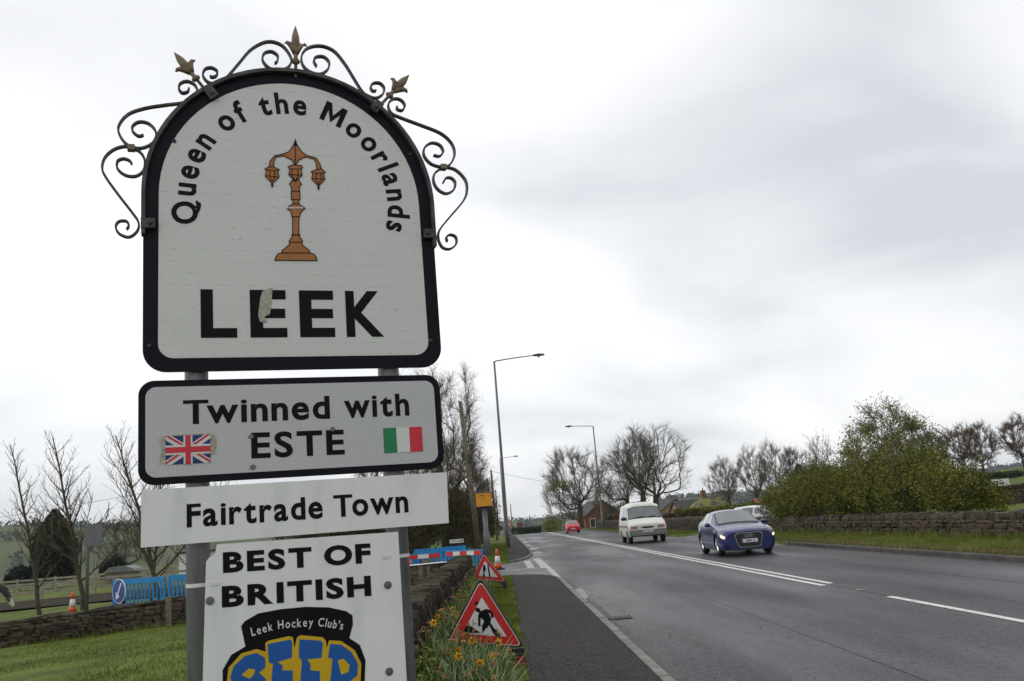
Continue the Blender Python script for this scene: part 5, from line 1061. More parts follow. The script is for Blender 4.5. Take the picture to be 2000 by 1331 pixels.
# ------------------------------------------------------------------ daffodils
def daffodil_clump(label, loc, seed, nl, live, dead, h=.42):
    q = random.Random(seed); T = thing('daffodil_clump', label, 'daffodils', loc, 0, 'daffodils along the wall'); lv = MB()
    for k in range(nl):
        a = q.uniform(0, 6.28); r0 = q.uniform(0, .13); ln = h*q.uniform(.6, 1.15); out_ = q.uniform(.06, .30); bx, by = r0*math.cos(q.uniform(0, 6.28)), r0*math.sin(q.uniform(0, 6.28))
        sx, sy = -math.sin(a)*.0075, math.cos(a)*.0075; P = []
        flop = q.random() < .35
        for t in (0, .35, .7, 1.0):
            zz_ = ln*(t-(.45*t*t*t if flop else .12*t*t)); P.append((bx+math.cos(a)*out_*t*t, by+math.sin(a)*out_*t*t, zz_))
        o = len(lv.v)
        for p, wd in zip(P, (1, 1.1, .9, .15)): lv.v += [(p[0]-sx*wd, p[1]-sy*wd, p[2]), (p[0]+sx*wd, p[1]+sy*wd, p[2])]
        lv.f += [(o+2*i, o+2*i+1, o+2*i+3, o+2*i+2) for i in range(3)]
    lv.build('leaves', 'daff_leaf', T)
    for k in range(live+dead):
        a = q.uniform(0, 6.28); rr = q.uniform(.02, .2); x, y, z = rr*math.cos(a), rr*math.sin(a), h*q.uniform(.8, 1.08); f = MB(); s = MB()
        s.tube([(x*.3, y*.3, 0), (x*.8, y*.8, z*.7), (x, y, z)], [.004, .0035, .003], 4); s.build('stem', 'daff_leaf', T)
        d = Vector((q.uniform(-.6, .6), -1, q.uniform(-.35, .35))).normalized(); u = d.orthogonal().normalized(); v = d.cross(u); c = Vector((x, y, z))
        if k < live:
            for j in range(6):
                t = j*math.pi/3; e_ = u*math.cos(t)+v*math.sin(t); g_ = u*math.cos(t+1.57)+v*math.sin(t+1.57)
                f.add([c, c+e_*.022+g_*.014+d*.006, c+e_*.046+d*.002, c+e_*.022-g_*.014+d*.006], [(0, 1, 2, 3)])
            fo = f.build('flower', 'daff_yellow', T); tr = MB(); ring0 = []
            for rr_, dd in ((.009, 0), (.011, .02), (.017, .032)):
                for j in range(8): t = j*math.pi/4; tr.v.append(tuple(c+d*dd+(u*math.cos(t)+v*math.sin(t))*rr_))
            tr.f = [(i*8+j, i*8+(j+1) % 8, (i+1)*8+(j+1) % 8, (i+1)*8+j) for i in range(2) for j in range(8)]; tr.build('trumpet', 'daff_orange', fo)
        else:
            for j in range(5):
                e_ = Vector((q.gauss(0, 1), q.gauss(0, 1), q.gauss(-.6, .7))).normalized(); g_ = e_.orthogonal().normalized()*.010
                f.add([c, c+e_*.018+g_, c+e_*.038, c+e_*.018-g_], [(0, 1, 2, 3)])
            f.build('withered_flower', 'daff_dead', T)
    return T
q = random.Random(77); k = 0
y = 7.6
while y < 24.5:
    for x in ((-.86, -.62, -.38, -.16) if y < 9.5 else ((-.86, -.64, -.42) if y < 14 else (-.82, -.52))):
        if q.random() < (.93 if y < 16 else .75):
            near = y < 9.6; fl = 1 if q.random() < (.55 if near else .2) else 0
            lab = ('daffodil clump with an open yellow flower among withered ones, on the verge by the wall' if fl else 'daffodil clump with only withered brown flowers, on the verge by the wall')
            daffodil_clump(lab, (x+q.uniform(-.1, .1), y+q.uniform(-.18, .18), .09), 500+k, 64 if y < 13 else 38, fl, q.randint(2, 5), h=q.uniform(.38, .52)*(1.25 if x < -.7 else 1)); k += 1
    y += .42 if y < 13 else .62
# low bright weeds between the wall and the daffodils
r_ = np.random.RandomState(5); n = 6500; wx = r_.uniform(0, 1, n)
P = np.stack([-.98+.5*wx, 7.2+r_.uniform(0, 1, n)**1.2*17, .1+r_.uniform(0, 1, n)*(.46-.32*wx)], 1)
V, F = leaves_mb(P, 3, .03, .028, 8, .7); tag(np_mesh('ground_weeds', V, F, 'leaf_bright'), 'low bright green weeds at the foot of the wall', 'weeds', kind='stuff')
# ------------------------------------------------------------------ street furniture
def lamp_column(label, x, y, z0, h, reach, side, r0=.11):
    T = thing('street_lamp', label, 'street lamp', (x, y, z0), 0, 'street lamps along the road')
    MB().lathe([(r0*1.25, -.2), (r0*1.25, 1.5), (r0, 1.56), (r0*.8, h*.6), (r0*.62, h)], n=12).build('column', 'lamp_grey', T, True)
    a = MB().tube([(0, 0, h-.05), (side*.15, 0, h+.02), (side*reach*.55, 0, h+.14), (side*reach, 0, h+.2)], [.05, .045, .04, .035], 8); a.build('arm', 'lamp_grey', T, True)
    s = side*reach; b = MB(); n = 8; prof = [(0, .05, .06), (.12, .11, .10), (.45, .15, .13), (.75, .12, .09), (.85, .04, .03)]
    for d, wy, wz in prof:
        for k in range(n): t = 2*math.pi*k/n; b.v.append((s+side*d, wy*math.cos(t), h+.2+max(-.05, wz*math.sin(t))))
    for i in range(len(prof)-1):
        for k in range(n): q_ = (k+1) % n; b.f.append((i*n+k, i*n+q_, (i+1)*n+q_, (i+1)*n+k))
    hd = b.build('lantern', 'dark_metal', T, True)
    MB().lathe([(.10, -.10), (.09, -.05), (.10, .0)], (s+side*.42, 0, h+.16), 10).build('lamp_glass', 'lens', hd, True)
    return T
lamp_column('tall grey street lamp at the back of the left pavement', .27, 62.4, .09, 12.85, 2.75, 1)
lamp_column('grey street lamp on the right verge left of the bare trees, arm over the road', 11.45, 105, .12, 11.9, 2.45, -1)
lamp_column('farther street lamp on the left side seen beside the nearest column', .33, 155, drop(155)+.1, 13.1, 2.4, 1)
lamp_column('far street lamp whose arm shows through the domed tree', 12.3, 190, drop(190)+.1, 12.8, 2.6, -1)
def pole(label, x, y, z0, top, lean, r=.13, name='utility_pole', steps=False):
    T = thing(name, label, 'pole', (x, y, z0), 0, 'wooden utility poles')
    MB().tube([(0, 0, -.3), (lean*.5, 0, top*.5), (lean, 0, top)], [r*1.1, r*.95, r*.75], 9).build('shaft', 'wood', T, True)
    if steps: 
        MB().box((lean*.62+.1, -.1, top*.62), (.14, .12, .5)).build('junction_box', 'dark_metal', T)
        for k in range(4): MB().box((lean*(.5+.1*k)+.13, 0, top*(.5+.1*k)), (.2, .03, .03)).build('step', 'dark_metal', T)
    return T
pole('near wooden utility pole leaning left beside the speed camera', -1.38, 50, .05, 8.5, -.48, .15, steps=True)
pole('second wooden pole left of the tall left lamp column', -.66, 90, .05, 6.95, -.10)
pole('thin wooden pole behind the second one on the left', -1.30, 110, .05, 7.1, -.15)
pole('far wooden pole on the left, third behind the lamp column', -.72, 140, drop(140), 7.0, .0)
pole('wooden pole near the red triangle sign at the brow', 1.72, 175, drop(175), 6.8, .03, .11)
pole('slim pole standing above the dark hedge at the brow of the road', 5.7, 190, drop(190), 5.4, 0, .12)
def wire(label, a, b, sag, r=.012):
    a, b = Vector(a), Vector(b); pts = [a.lerp(b, t/14)-Vector((0, 0, sag*4*(t/14)*(1-t/14))) for t in range(15)]
    o = MB().tube([p-a for p in pts], r, 4).build('overhead_wire', 'wire', None, loc=tuple(a)); tag(o, label, 'wire', 'overhead wires')
wire('overhead wire from the left poles across the road to the trees', (-.76, 90, 6.9), (18, 150, 6.3), .5, .016)
wire('overhead wire crossing the sky behind the left bare trees', (-34, 60, 4.6), (-6, 52, 6.9), .25, .011)
# speed camera
T = thing('speed_camera', 'yellow speed camera box on a grey post behind the blue barriers', 'speed camera', (-.88, 47, .0))
MB().lathe([(.17, -.2), (.17, 1.3), (.125, 1.36), (.125, 2.62)], n=14).build('post', 'lamp_grey', T, True)
bx = MB().box((0, 0, 2.96), (.80, .62, .68)); bo = bx.build('housing', 'camera_yellow', T)
MB().box((0, 0, 3.315), (.86, .68, .03)).build('lid', 'lamp_grey', bo); MB().box((0, 0, 2.605), (.82, .64, .025)).build('base_plate', 'dark_metal', bo)
MB().box((-.05, -.315, 3.17), (.20, .012, .03)).build('vent', 'dark_metal', bo); MB().box((0, -.315, 3.10), (.05, .012, .045)).build('lock', 'dark_metal', bo)
for s in (-1, 1): MB().lathe([(.018, 0), (.018, -.012)], (s*.33, -.31, 3.13), 8, 'y').build('rivet', 'dark_metal', bo)
MB().box((0, -.135, 2.2), (.10, .03, .14)).build('access_cover', 'galv', T)
# street name plate
T = thing('street_name_plate', 'white street name plate on short posts in front of the hedge', 'name plate', (-2.16, 42, .0))
pl_ = MB().box((0, 0, 1.06), (.66, .02, .19)).build('plate', 'white', T)
t = MB(); text_line(t, 'CITY LANE', -.29, .29, 1.015, .095, -.013, .02); t.build('lettering', 'black', pl_)
f_ = MB(); f_.ring(rrect(-.335, .962, .335, 1.158, .004, 1), rrect(-.32, .977, .32, 1.143, .004, 1), -.0135, -.009); f_.build('border', 'black', pl_)
for s in (-1, 1): MB().box((s*.27, .03, .5), (.05, .03, 1.12)).build('post', 'dark_metal', T)
# blue plastic barriers
def barrier(label, p0, p1, z, stripe=False, proto=[None]):
    p0 = Vector(p0); p1 = Vector(p1); d = p1-p0; an = math.atan2(d.y, d.x); c = (p0+p1)/2
    if proto[0] is None:
        T = thing('road_barrier', label, 'barrier', (c.x, c.y, z), an, 'blue plastic roadworks barriers')
        MB().box((0, 0, .90), (1.96, .05, .16)).build('top_board', 'barrier', T); MB().box((0, 0, .985), (1.90, .06, .025)).build('top_lip', 'barrier', T)
        MB().box((0, 0, .14), (1.96, .05, .10)).build('bottom_rail', 'barrier', T)
        for s in (-1, 1):
            MB().box((s*.945, 0, .5), (.07, .06, .9)).build('end_post', 'barrier', T); MB().box((s*.70, 0, .045), (.10, .46, .07)).build('foot', 'barrier', T)
            MB().box((s*1.0, 0, .72), (.06, .03, .10)).build('hinge', 'barrier', T)
        for k in range(11): MB().box((-.80+k*.16, 0, .50), (.055, .035, .66)).build('slat', 'barrier', T)
        proto[0] = T
    else:
        T = copy_tree(proto[0]); T.location = (c.x, c.y, z); T.rotation_euler = (0, 0, an)
    tag(T, label); T.scale = (d.length/2.0, 1, 1)
    return T
def stripes(T, side=-1):
    for k in range(5): MB().box((-.72+k*.36, side*.030, .90), (.355, .008, .13)).build('stripe', 'red' if k % 2 == 0 else 'white', T)
B1 = barrier('blue plastic barrier with red and white board at the end of the daffodil wall', (-1.85, 28.6), (-.62, 27.1), -.02)
B2 = barrier('blue plastic barrier left of the striped one, behind the fence posts', (-3.95, 29.5), (-1.95, 29.2), -.05)
barrier('blue barrier standing farther back across the side road mouth', (-3.6, 36.2), (-1.5, 36.5), -.05)
barrier('blue barrier half hidden by the right sign post', (-5.9, 29.9), (-4.0, 29.6), -.08)
barrier('long blue barrier behind the lawn wall, left of the sign', (-13.55, 32.5), (-11.55, 31.55), -.16)
barrier('blue barrier behind the lawn wall cut off by the left sign post', (-11.45, 31.5), (-9.5, 30.9), -.14)
barrier('blue barrier seen nearly end-on beside the blue arrow sign', (-13.75, 32.55), (-14.35, 34.4), -.18)
stripes(B1); stripes(B2)
# traffic cones
def cone(label, x, y, z, h=.75, top='cone_orange'):
    T = thing('traffic_cone', label, 'traffic cone', (x, y, z), .3, 'traffic cones'); k = h/.75
    MB().box((0, 0, .02*k), (.40*k, .40*k, .045*k)).build('base', 'plastic_black', T)
    MB().lathe([(.155*k, .04*k), (.125*k, .22*k)], n=16).build('lower_band', 'cone_orange', T, True); MB().lathe([(.1255*k, .22*k), (.078*k, .50*k)], n=16).build('white_sleeve', 'white', T, True); MB().lathe([(.078*k, .50*k), (.036*k, .75*k), (.02*k, .752*k)], n=16).build('tip', top, T, True)
cone('orange and white traffic cone on the side road just behind the road narrows sign', -.30, 34.6, -.0)
cone('traffic cone standing behind the left barriers below the metal sign post', -15.35, 33, -.2, .72)
cone('traffic cone behind the striped blue barrier', -1.6, 31.5, -.02)
cone('traffic cone behind the blue barrier left of the striped one', -3.2, 31.2, -.04)
# triangular roadworks signs on plastic frames
def inset(tri, k):
    c = sum((Vector(p) for p in tri), Vector((0, 0)))/3; return [tuple(c+(Vector(p)-c)*k) for p in tri]
def round_tri(tri, r, n=5):
    out_ = []; m = len(tri)
    for i in range(m):
        p, a, b = Vector(tri[i]), Vector(tri[i-1]), Vector(tri[(i+1) % m]); u = (a-p).normalized(); v = (b-p).normalized()
        s, e_ = p+u*r, p+v*r
        for k in range(n+1): t = k/n; out_.append(tuple(s*(1-t)**2+p*2*t*(1-t)+e_*t*t))
    return out_
def triangle_sign(label, loc, tri, shapes, leg_col, k=1.0):
    T = thing('roadworks_sign', label, 'road sign', loc); o = Vector((loc[0], loc[2]))
    L_ = lambda q_: [tuple(Vector(p)-o) for p in q_]
    tri = L_(tri); ou = round_tri(inset(tri, 1.075), .085*k); e0 = round_tri(inset(tri, 1.0), .075*k); e1 = round_tri(inset(tri, .965), .07*k); e2 = inset(tri, .595)
    fr = MB().prism(ou, .0, .035).build('backing_frame', 'plastic_black', T)
    MB().prism(e0, -.002, -.0002).build('white_edge', 'white', T); MB().prism(e1, -.004, -.0022).build('red_border', 'red', T); MB().prism(round_tri(e2, .012*k), -.006, -.0042).build('white_centre', 'white', T)
    for q_ in shapes: MB().prism(L_(q_), -.008, -.0062).build('symbol', 'black', T)
    z0 = -(loc[2]-.09)+.0
    bl, br = tri[2], tri[1]; base = min(bl[1], br[1])
    for (x, s, col) in ((br[0]-.03*k, 1, leg_col), (bl[0]+.12*k, -1, leg_col)):
        yb = (br[1] if s > 0 else bl[1])-.02
        MB().prism([(x-s*.16*k, yb), (x+s*.05*k, yb), (x+s*.05*k, yb-.10), (x-s*.03*k, yb-.10), (x-s*.07*k, yb-.04)], .002, .033).build('leg_bracket', 'plastic_black', T)
        q_ = [(x-s*.035*k, yb-.08), (x+s*.052*k, yb-.08), (x+s*.045*k, z0), (x-s*.02*k, z0)]
        MB().prism(q_ if s > 0 else q_[::-1], -.003, .030).build('leg', col, T)
        MB().tube([(x, .03, yb-.02), (x, .34, z0+.01)], .014, 6).build('rear_strut', 'plastic_black', T)
    MB().tube([(bl[0]+.12*k, .30, z0+.05), (br[0]-.03*k, .30, z0+.05)], .012, 6).build('cross_bar', 'plastic_black', T)
    return T
MAN = [(-.357,.766),(-.327,.749),(-.322,.722),(-.259,.741),(-.211,.726),(-.185,.683),(-.179,.641),(-.207,.637),(-.214,.685),(-.234,.701),(-.208,.63),(-.221,.59),(-.183,.526),(-.137,.481),(-.11,.459),(-.149,.415),(-.162,.429),(-.201,.48),(-.237,.564),(-.26,.546),(-.322,.476),(-.316,.557),(-.29,.616),(-.323,.653),(-.337,.559),(-.358,.561),(-.354,.669),(-.34,.709),(-.368,.718),(-.385,.743)]
HEAP = [(-.536,.504),(-.335,.491),(-.39,.53),(-.422,.562),(-.463,.585),(-.499,.572)]
triangle_sign('red triangular men-at-work sign among the daffodils', (-.29, 10.4, .5), [(-.299, 1.055), (.112, .312), (-.70, .432)], [MAN, HEAP, [(-.382,.82),(-.374,.798),(-.341,.798),(-.339,.826)], [(-.40, .60), (-.39, .595), (-.25, .535), (-.255, .55)]], 'foot_red')
triangle_sign('red triangular road narrows sign behind the men-at-work sign', (-.48, 22.4, .5), [(-.526, .985), (-.040, .296), (-.84, .416)], [[(-.554,.718),(-.568,.608),(-.556,.562),(-.58,.444),(-.528,.439),(-.532,.545),(-.491,.601),(-.507,.714)], [(-.451,.719),(-.429,.402),(-.389,.398),(-.42,.716)]], 'plastic_black')
# blue keep-left disc leaning by the barriers
T = thing('keep_left_sign', 'round blue arrow sign standing in front of the left barriers', 'road sign', (-13.05, 31.35, .0), R(-38))
MB().lathe([(.40, .0), (.40, .03)], (0, 0, .47), 28, 'y').build('rim', 'white', T); MB().lathe([(.375, -.003), (.375, -.0005)], (0, 0, .47), 28, 'y').build('disc', 'round_blue', T)
ar = MB(); ar.stroke([(.14, .72), (-.07, .36)], .07, -.006, -.0035); ar.prism([(-.17, .20), (.06, .30), (-.17, .46)], -.0062, -.0036); ar.build('arrow', 'white', T)
for s in (-1, 1): MB().box((s*.2, .06, .03), (.05, .10, .46)).build('leg', 'plastic_black', T)
# grey sign seen from behind on a round post
T = thing('road_sign', 'back of a grey rectangular road sign on a tall round post, left', 'road sign', (-14.85, 33, -.2), R(8))
MB().lathe([(.06, -.2), (.06, 3.05), (.05, 3.07)], n=12).build('post', 'galv', T, True); pn = MB().box((.20, -.085, 2.62), (.62, .02, .74)).build('panel', 'lamp_grey', T)
for z in (2.42, 2.82): MB().box((.15, -.065, z), (.52, .025, .05)).build('channel', 'galv', T)
# far triangular warning sign
T = thing('road_sign', 'small red and white triangular warning sign at the brow of the left pavement', 'road sign', (.75, 118, .1)); MB().lathe([(.045, -.1), (.045, 2.1)], n=8).build('post', 'lamp_grey', T)
MB().prism([(-.45, 1.15), (.45, 1.15), (0, 1.95)], -.07, -.05).build('red_border', 'red', T); MB().prism([(-.24, 1.27), (.24, 1.27), (0, 1.70)], -.08, -.071).build('white_centre', 'white', T)
# sign boards lying against the fence beyond the daffodil wall
T = thing('sign_board', 'flat sign board seen edge-on propped by the fence posts', 'sign board', (-2.1, 24.6, .75), R(25)); MB().box((0, 0, 0), (1.1, .5, .05)).build('board', 'plastic_black', T); MB().box((0, 0, .03), (1.1, .5, .008)).build('white_face', 'white', T)
# fence of wooden posts and wire along the lawn
T = thing('wire_fence', 'low wooden post and wire fence behind the daffodil wall', 'fence', (-2.15, 12, -.2))
fp = [(0.0, 0), (.02, 4.2), (.05, 7.6), (.08, 10.4), (-.05, 13.0), (-.15, 15.2)]
for dx, dy in fp: MB().box((dx, dy, .42), (.11, .11, 1.25), .1).build('post', 'wood', T)
for zz_ in (.35, .55, .75, .95): MB().tube([(dx, dy, zz_) for dx, dy in fp], .004, 4).build('wire_strand', 'wire', T)
for lab, x, y, h in (('weathered wooden post in front of the lawn wall at far left', -17.3, 30.0, 1.25), ('weathered wooden post by the lawn wall next to the sign', -10.6, 29.2, 1.1)):
    o = MB().box((0, 0, h/2-.2), (.17, .15, h), .2).build('fence_post', 'wood', None, loc=(x, y, ground(x, y))); tag(o, lab, 'post', 'posts at the lawn wall')
# pale rail fences in the field
def rail_fence(label, p0, p1, z0, h=1.0):
    p0 = Vector(p0); p1 = Vector(p1); d = p1-p0; n = max(2, int(d.length/2.6)); T = thing('rail_fence', label, 'fence', (p0.x, p0.y, z0), 0, 'rail fences in the field')
    for k in range(n+1): c = d*k/n; MB().box((c.x, c.y, h/2), (.11, .11, h+.1)).build('post', 'rail', T)
    an = math.atan2(d.y, d.x)
    for z in (h*.45, h*.92): MB().box((d.x/2, d.y/2, z), (d.length, .05, .13), an).build('rail', 'rail', T)
rail_fence('pale rail fence running behind the left bare trees', (-36, 49, ), (-17, 51.5), -.35, .95)
rail_fence('farther pale rail fence below the dark conifer', (-40, 62), (-14, 60), -.3, .9)
# board and green rail in the far right field
T = thing('field_board', 'white board on posts above the far right field wall', 'board', (38.5, 70, ground(38.5, 70))); MB().box((0, 0, .95), (1.9, .05, .55)).build('panel', 'white', T)
for s in (-1, 1): MB().box((s*.8, .04, .4), (.08, .06, .9)).build('post', 'wood', T)
T = thing('metal_rail', 'thin green metal rail at the far right edge', 'rail', (41, 70, ground(41, 70))); MB().tube([(0, 0, .9), (6, 0, 1.25)], .05, 6).build('bar', 'leaf_bright', T)
for k in range(3): MB().tube([(.3+k*2.6, 0, -.1), (.3+k*2.6, 0, .92+k*.15)], .035, 6).build('post', 'lamp_grey', T)
# sheds in the left field
T = thing('shed', 'small grey-roofed shed beyond the left field fences', 'shed', (-25, 60.8, -.45)); MB().box((0, 0, .55), (1.8, 1.4, 1.1)).build('wall', 'wood', T); rf = MB(); rf.prism([(-1.0, 1.05), (1.0, 1.05), (.9, 1.22), (.45, 1.42), (-.6, 1.40)], -.8, .8); rf.build('roof', 'galv', T)
T = thing('outbuilding', 'white rendered outbuilding showing beside the left sign post', 'building', (-20.2, 61, -.4)); MB().box((0, 0, .9), (1.7, 2.4, 1.9)).build('wall', 'white', T); MB().box((0, 0, 1.9), (1.9, 2.6, .12)).build('roof', 'slate', T)
# grazing horse at the left edge: one skinned body
def horse():
    T = thing('horse', 'black and white horse grazing behind the fence at the left edge', 'horse', (-22.6, 40.2, -.36), R(-8))
    vs = [(-.75, 0, 1.20), (-.30, 0, 1.17), (.15, 0, 1.16), (.55, 0, 1.22), (.90, 0, 1.12), (1.18, 0, .80), (1.36, 0, .48), (1.52, 0, .22)]; rd = [.30, .33, .34, .29, .20, .15, .13, .07]; es = [(i, i+1) for i in range(7)]
    def leg(root, pts, rr):
        o = len(vs); vs.extend(pts); rd.extend(rr); es.append((root, o)); es.extend((o+i, o+i+1) for i in range(len(pts)-1))
    for s in (-1, 1):
        leg(0, [(-.80, s*.17, .85), (-.68, s*.17, .62), (-.84, s*.17, .40), (-.82, s*.17, .05), (-.74, s*.17, .0)], [.18, .10, .065, .05, .06])
        leg(3, [(.58, s*.16, .82), (.60, s*.16, .48), (.57, s*.16, .10), (.62, s*.16, .0)], [.13, .075, .05, .06])
    leg(0, [(-1.02, 0, 1.05), (-1.10, 0, .70), (-1.08, 0, .40)], [.07, .06, .03])
    me = bpy.data.meshes.new('body'); me.from_pydata(vs, es, []); me.materials.append(M['horse']); o = put('body', me, T)
    sk = o.modifiers.new('skin', 'SKIN'); sk.use_smooth_shade = True
    for i, v in enumerate(me.skin_vertices[0].data): v.radius = (rd[i], rd[i]*(.85 if i < 8 else 1)); v.use_root = (i == 1)
    o.modifiers.new('sub', 'SUBSURF').levels = 2; o.modifiers['sub'].render_levels = 2
    m = MB()
    for k in range(14): t = k/13; p = Vector((.62+.55*t, 0, 1.36-.55*t)); m.add([p, p+Vector((.05, .10, -.18)), p+Vector((.10, .12, -.16)), p+Vector((.05, .0, -.02))], [(0, 1, 2, 3)]); m.add([p, p+Vector((.05, -.10, -.18)), p+Vector((.10, -.12, -.16)), p+Vector((.05, .0, -.02))], [(0, 1, 2, 3)])
    m.build('mane', 'white', T)
    for s in (-1, 1): MB().lathe([(.045, 0), (.03, .07), (.004, .14)], (1.15, s*.07, .95), 6).build('ear', 'horse', T)
horse()
# ------------------------------------------------------------------ vehicles: lofted shells cut into body, glass and wheel wells
def cr(P, t):
    n = len(P)-1; x = t*n; i = min(n-1, int(x)); f = x-i; a, b, c, d = P[max(0, i-1)], P[i], P[i+1], P[min(n, i+2)]
    return tuple(.5*((2*q)+(r-p)*f+(2*p-5*q+4*r-s)*f*f+(3*q-p-3*r+s)*f**3) for p, q, r, s in zip(a, b, c, d))
class Car:
    """stations: (s, zb, wl, zm, wm, zbelt, wbelt, zedge, wedge, ztop); s from the nose, x across, nose towards -y"""
    def __init__(c, name, label, cat, loc, rz, st, paint, wheels, wr, wt=.2, rim='alloy'):
        c.T = thing(name, label, cat, loc, rz); c.st = st; c.paint = paint; c.wheels = wheels; c.wr = wr; c.ring = []
        c.L = st[-1][0]; c.mid = c.L/2; c.wt = wt; c.rim = rim
    def row(c, s):
        st = c.st
        for i in range(len(st)-1):
            if st[i+1][0] >= s: break
        a, b = st[i], st[i+1]; f = max(0, min(1, (s-a[0])/(b[0]-a[0]))); q = [u+(v-u)*f for u, v in zip(a, b)]
        return q
    def pt(c, s, j, side):
        """j in 0..5 along the half ring: sill, mid, belt, roof edge, crown, centre"""
        q = c.row(s); P = [(q[2], q[1]), (q[4], q[3]), (q[6], q[5]), (q[8], q[7]), (q[8]*.55, q[9]-.012), (0.0, q[9])]
        i = min(4, int(j)); f = j-i; a, b = P[i], P[i+1]; k = 1.0
        bul = .018*math.sin(math.pi*f) if i in (0, 1) else 0
        return Vector((side*(a[0]+(b[0]-a[0])*f+bul), s-c.mid, a[1]+(b[1]-a[1])*f))
    def patch(c, s0, s1, j0, j1, side, off, ns=8, nj=6, fn=None):
        mb = MB(); 
        for a in range(ns+1):
            for b in range(nj+1):
                s = s0+(s1-s0)*a/ns; j = j0+(j1-j0)*b/nj
                if fn: s, j = fn(a/ns, b/nj)
                p = c.pt(s, j, side); e = .02; ds = c.pt(min(c.L, s+e), j, side)-c.pt(max(0, s-e), j, side); dj = c.pt(s, min(5, j+e), side)-c.pt(s, max(0, j-e), side)
                nn = ds.cross(dj)
                if nn.length > 1e-9: nn.normalize()
                if nn.dot(p-Vector((0, p.y, .8))) < 0: nn = -nn
                mb.v.append(tuple(p+nn*off))
        for a in range(ns):
            for b in range(nj):
                f = (a*(nj+1)+b, a*(nj+1)+b+1, (a+1)*(nj+1)+b+1, (a+1)*(nj+1)+b); mb.f.append(f if side > 0 else f[::-1])
        return mb
    def shell(c, ds=.035):
        mb = MB(); ns = int(c.L/ds); js = [k*.1 for k in range(0, 51)]; rows = []
        for a in range(ns+1):
            s = c.L*a/ns; r_ = []
            for side in (1, -1):
                for j in (js if side > 0 else js[-2::-1]): r_.append(tuple(c.pt(s, j, side)))
            rows.append(r_)
        n = len(rows[0]); mb.v = [p for r_ in rows for p in r_]
        def hole(p): return abs(p.x) > .45 and any((p.y-(w-c.mid))**2+(p.z-c.wr)**2 < (c.wr*1.13)**2 for w in c.wheels)
        for a in range(ns):
            for b in range(n-1):
                f = (a*n+b, (a+1)*n+b, (a+1)*n+b+1, a*n+b+1); ce = sum((Vector(mb.v[i]) for i in f), Vector())/4
                if not hole(ce): mb.f.append(f)
            if not hole(Vector((.6, rows[a][0][1], rows[a][0][2]))): mb.f.append((a*n, a*n+n-1, (a+1)*n+n-1, (a+1)*n))
        mb.f.append(tuple(range(n))); mb.f.append(tuple((ns*n+k) for k in range(n))[::-1])
        c.body = mb.build('body', c.paint, c.T, True)
        try:
            for p in c.body.data.polygons:
                if len(p.vertices) > 4: p.use_smooth = False
        except Exception: pass
        q = c.row(c.mid); MB().box((0, 0, q[1]+.2), (1.2, c.L*.86, .36)).build('underbody', 'plastic_black', c.T)
        for w in c.wheels:
            for s in (-1, 1):
                x = s*(c.row(w)[4]-.04); 
                wh = MB(); pr = [(c.wr*.62, .0), (c.wr*.93, .0), (c.wr, .035), (c.wr, c.wt-.035), (c.wr*.93, c.wt), (c.wr*.62, c.wt)]
                wh.lathe([(r_, -s*d) for r_, d in pr], (x, w-c.mid, c.wr), 24, 'x'); to = wh.build('wheel', 'rubber', c.T, True)
                r2 = MB(); r2.lathe([(c.wr*.64, -s*.05), (c.wr*.64, s*.004), (c.wr*.58, s*.006), (c.wr*.55, -s*.03), (c.wr*.12, -s*.02)], (x, w-c.mid, c.wr), 20, 'x'); r2.build('rim', 'hub_grey' if c.rim != 'alloy' else 'dark_metal', to, True)
                if c.rim == 'alloy':
                    sp = MB()
                    for k in range(5):
                        a = 2*math.pi*k/5+.3
                        for da in (-.16, .16): sp.tube([(x+s*.004, w-c.mid+c.wr*.10*math.cos(a+da*2), c.wr+c.wr*.10*math.sin(a+da*2)), (x+s*.004, w-c.mid+c.wr*.60*math.cos(a+da), c.wr+c.wr*.60*math.sin(a+da))], .018, 4)
                    sp.lathe([(c.wr*.66, -s*.01), (c.wr*.66, s*.010), (c.wr*.59, s*.010), (c.wr*.59, -s*.01)], (x, w-c.mid, c.wr), 22, 'x'); sp.build('spokes', 'alloy', to)
    def glass(c, ws, side_w, rear=None, m='glass'):
        for side in (1, -1): pass
        s0, s1 = ws; mb = MB()
        for side in (1, -1):
            p = c.patch(s0, s1, 3.12, 5, side, .006, 10, 8); mb.add(p.v, p.f)
        w_ = mb.build('windscreen', m, c.T, True); sr = MB()
        for side in (1, -1): p = c.patch(s0-.05, s1+.04, 3.02, 5, side, .0035, 10, 8); sr.add(p.v, p.f)
        sr.build('windscreen_surround', 'plastic_black', c.T, True)
        for (a0, a1, b0, b1) in side_w:
            for side in (1, -1):
                # four corners in (s, j): bottom front, bottom rear, top rear, top front
                fn = lambda u, v, a0=a0, a1=a1, b0=b0, b1=b1: ((a0+(a1-a0)*u)*(1-v)+(b0+(b1-b0)*u)*v, 2.12+.78*v)
                c.patch(0, 1, 0, 1, side, .006, 8, 6, fn).build('side_window', m, c.T, True)
        if rear:
            mb = MB()
            for side in (1, -1): p = c.patch(rear[0], rear[1], 3.15, 5, side, .006, 6, 6); mb.add(p.v, p.f)
            mb.build('rear_window', m, c.T, True)
    def front(c, name, poly, y, m, parent=None, th=.02):
        """flat piece on the nose: outline (x, z) in front of the nose plane"""
        return MB().prism(poly, y-c.mid-th, y-c.mid).build(name, m, parent or c.T)
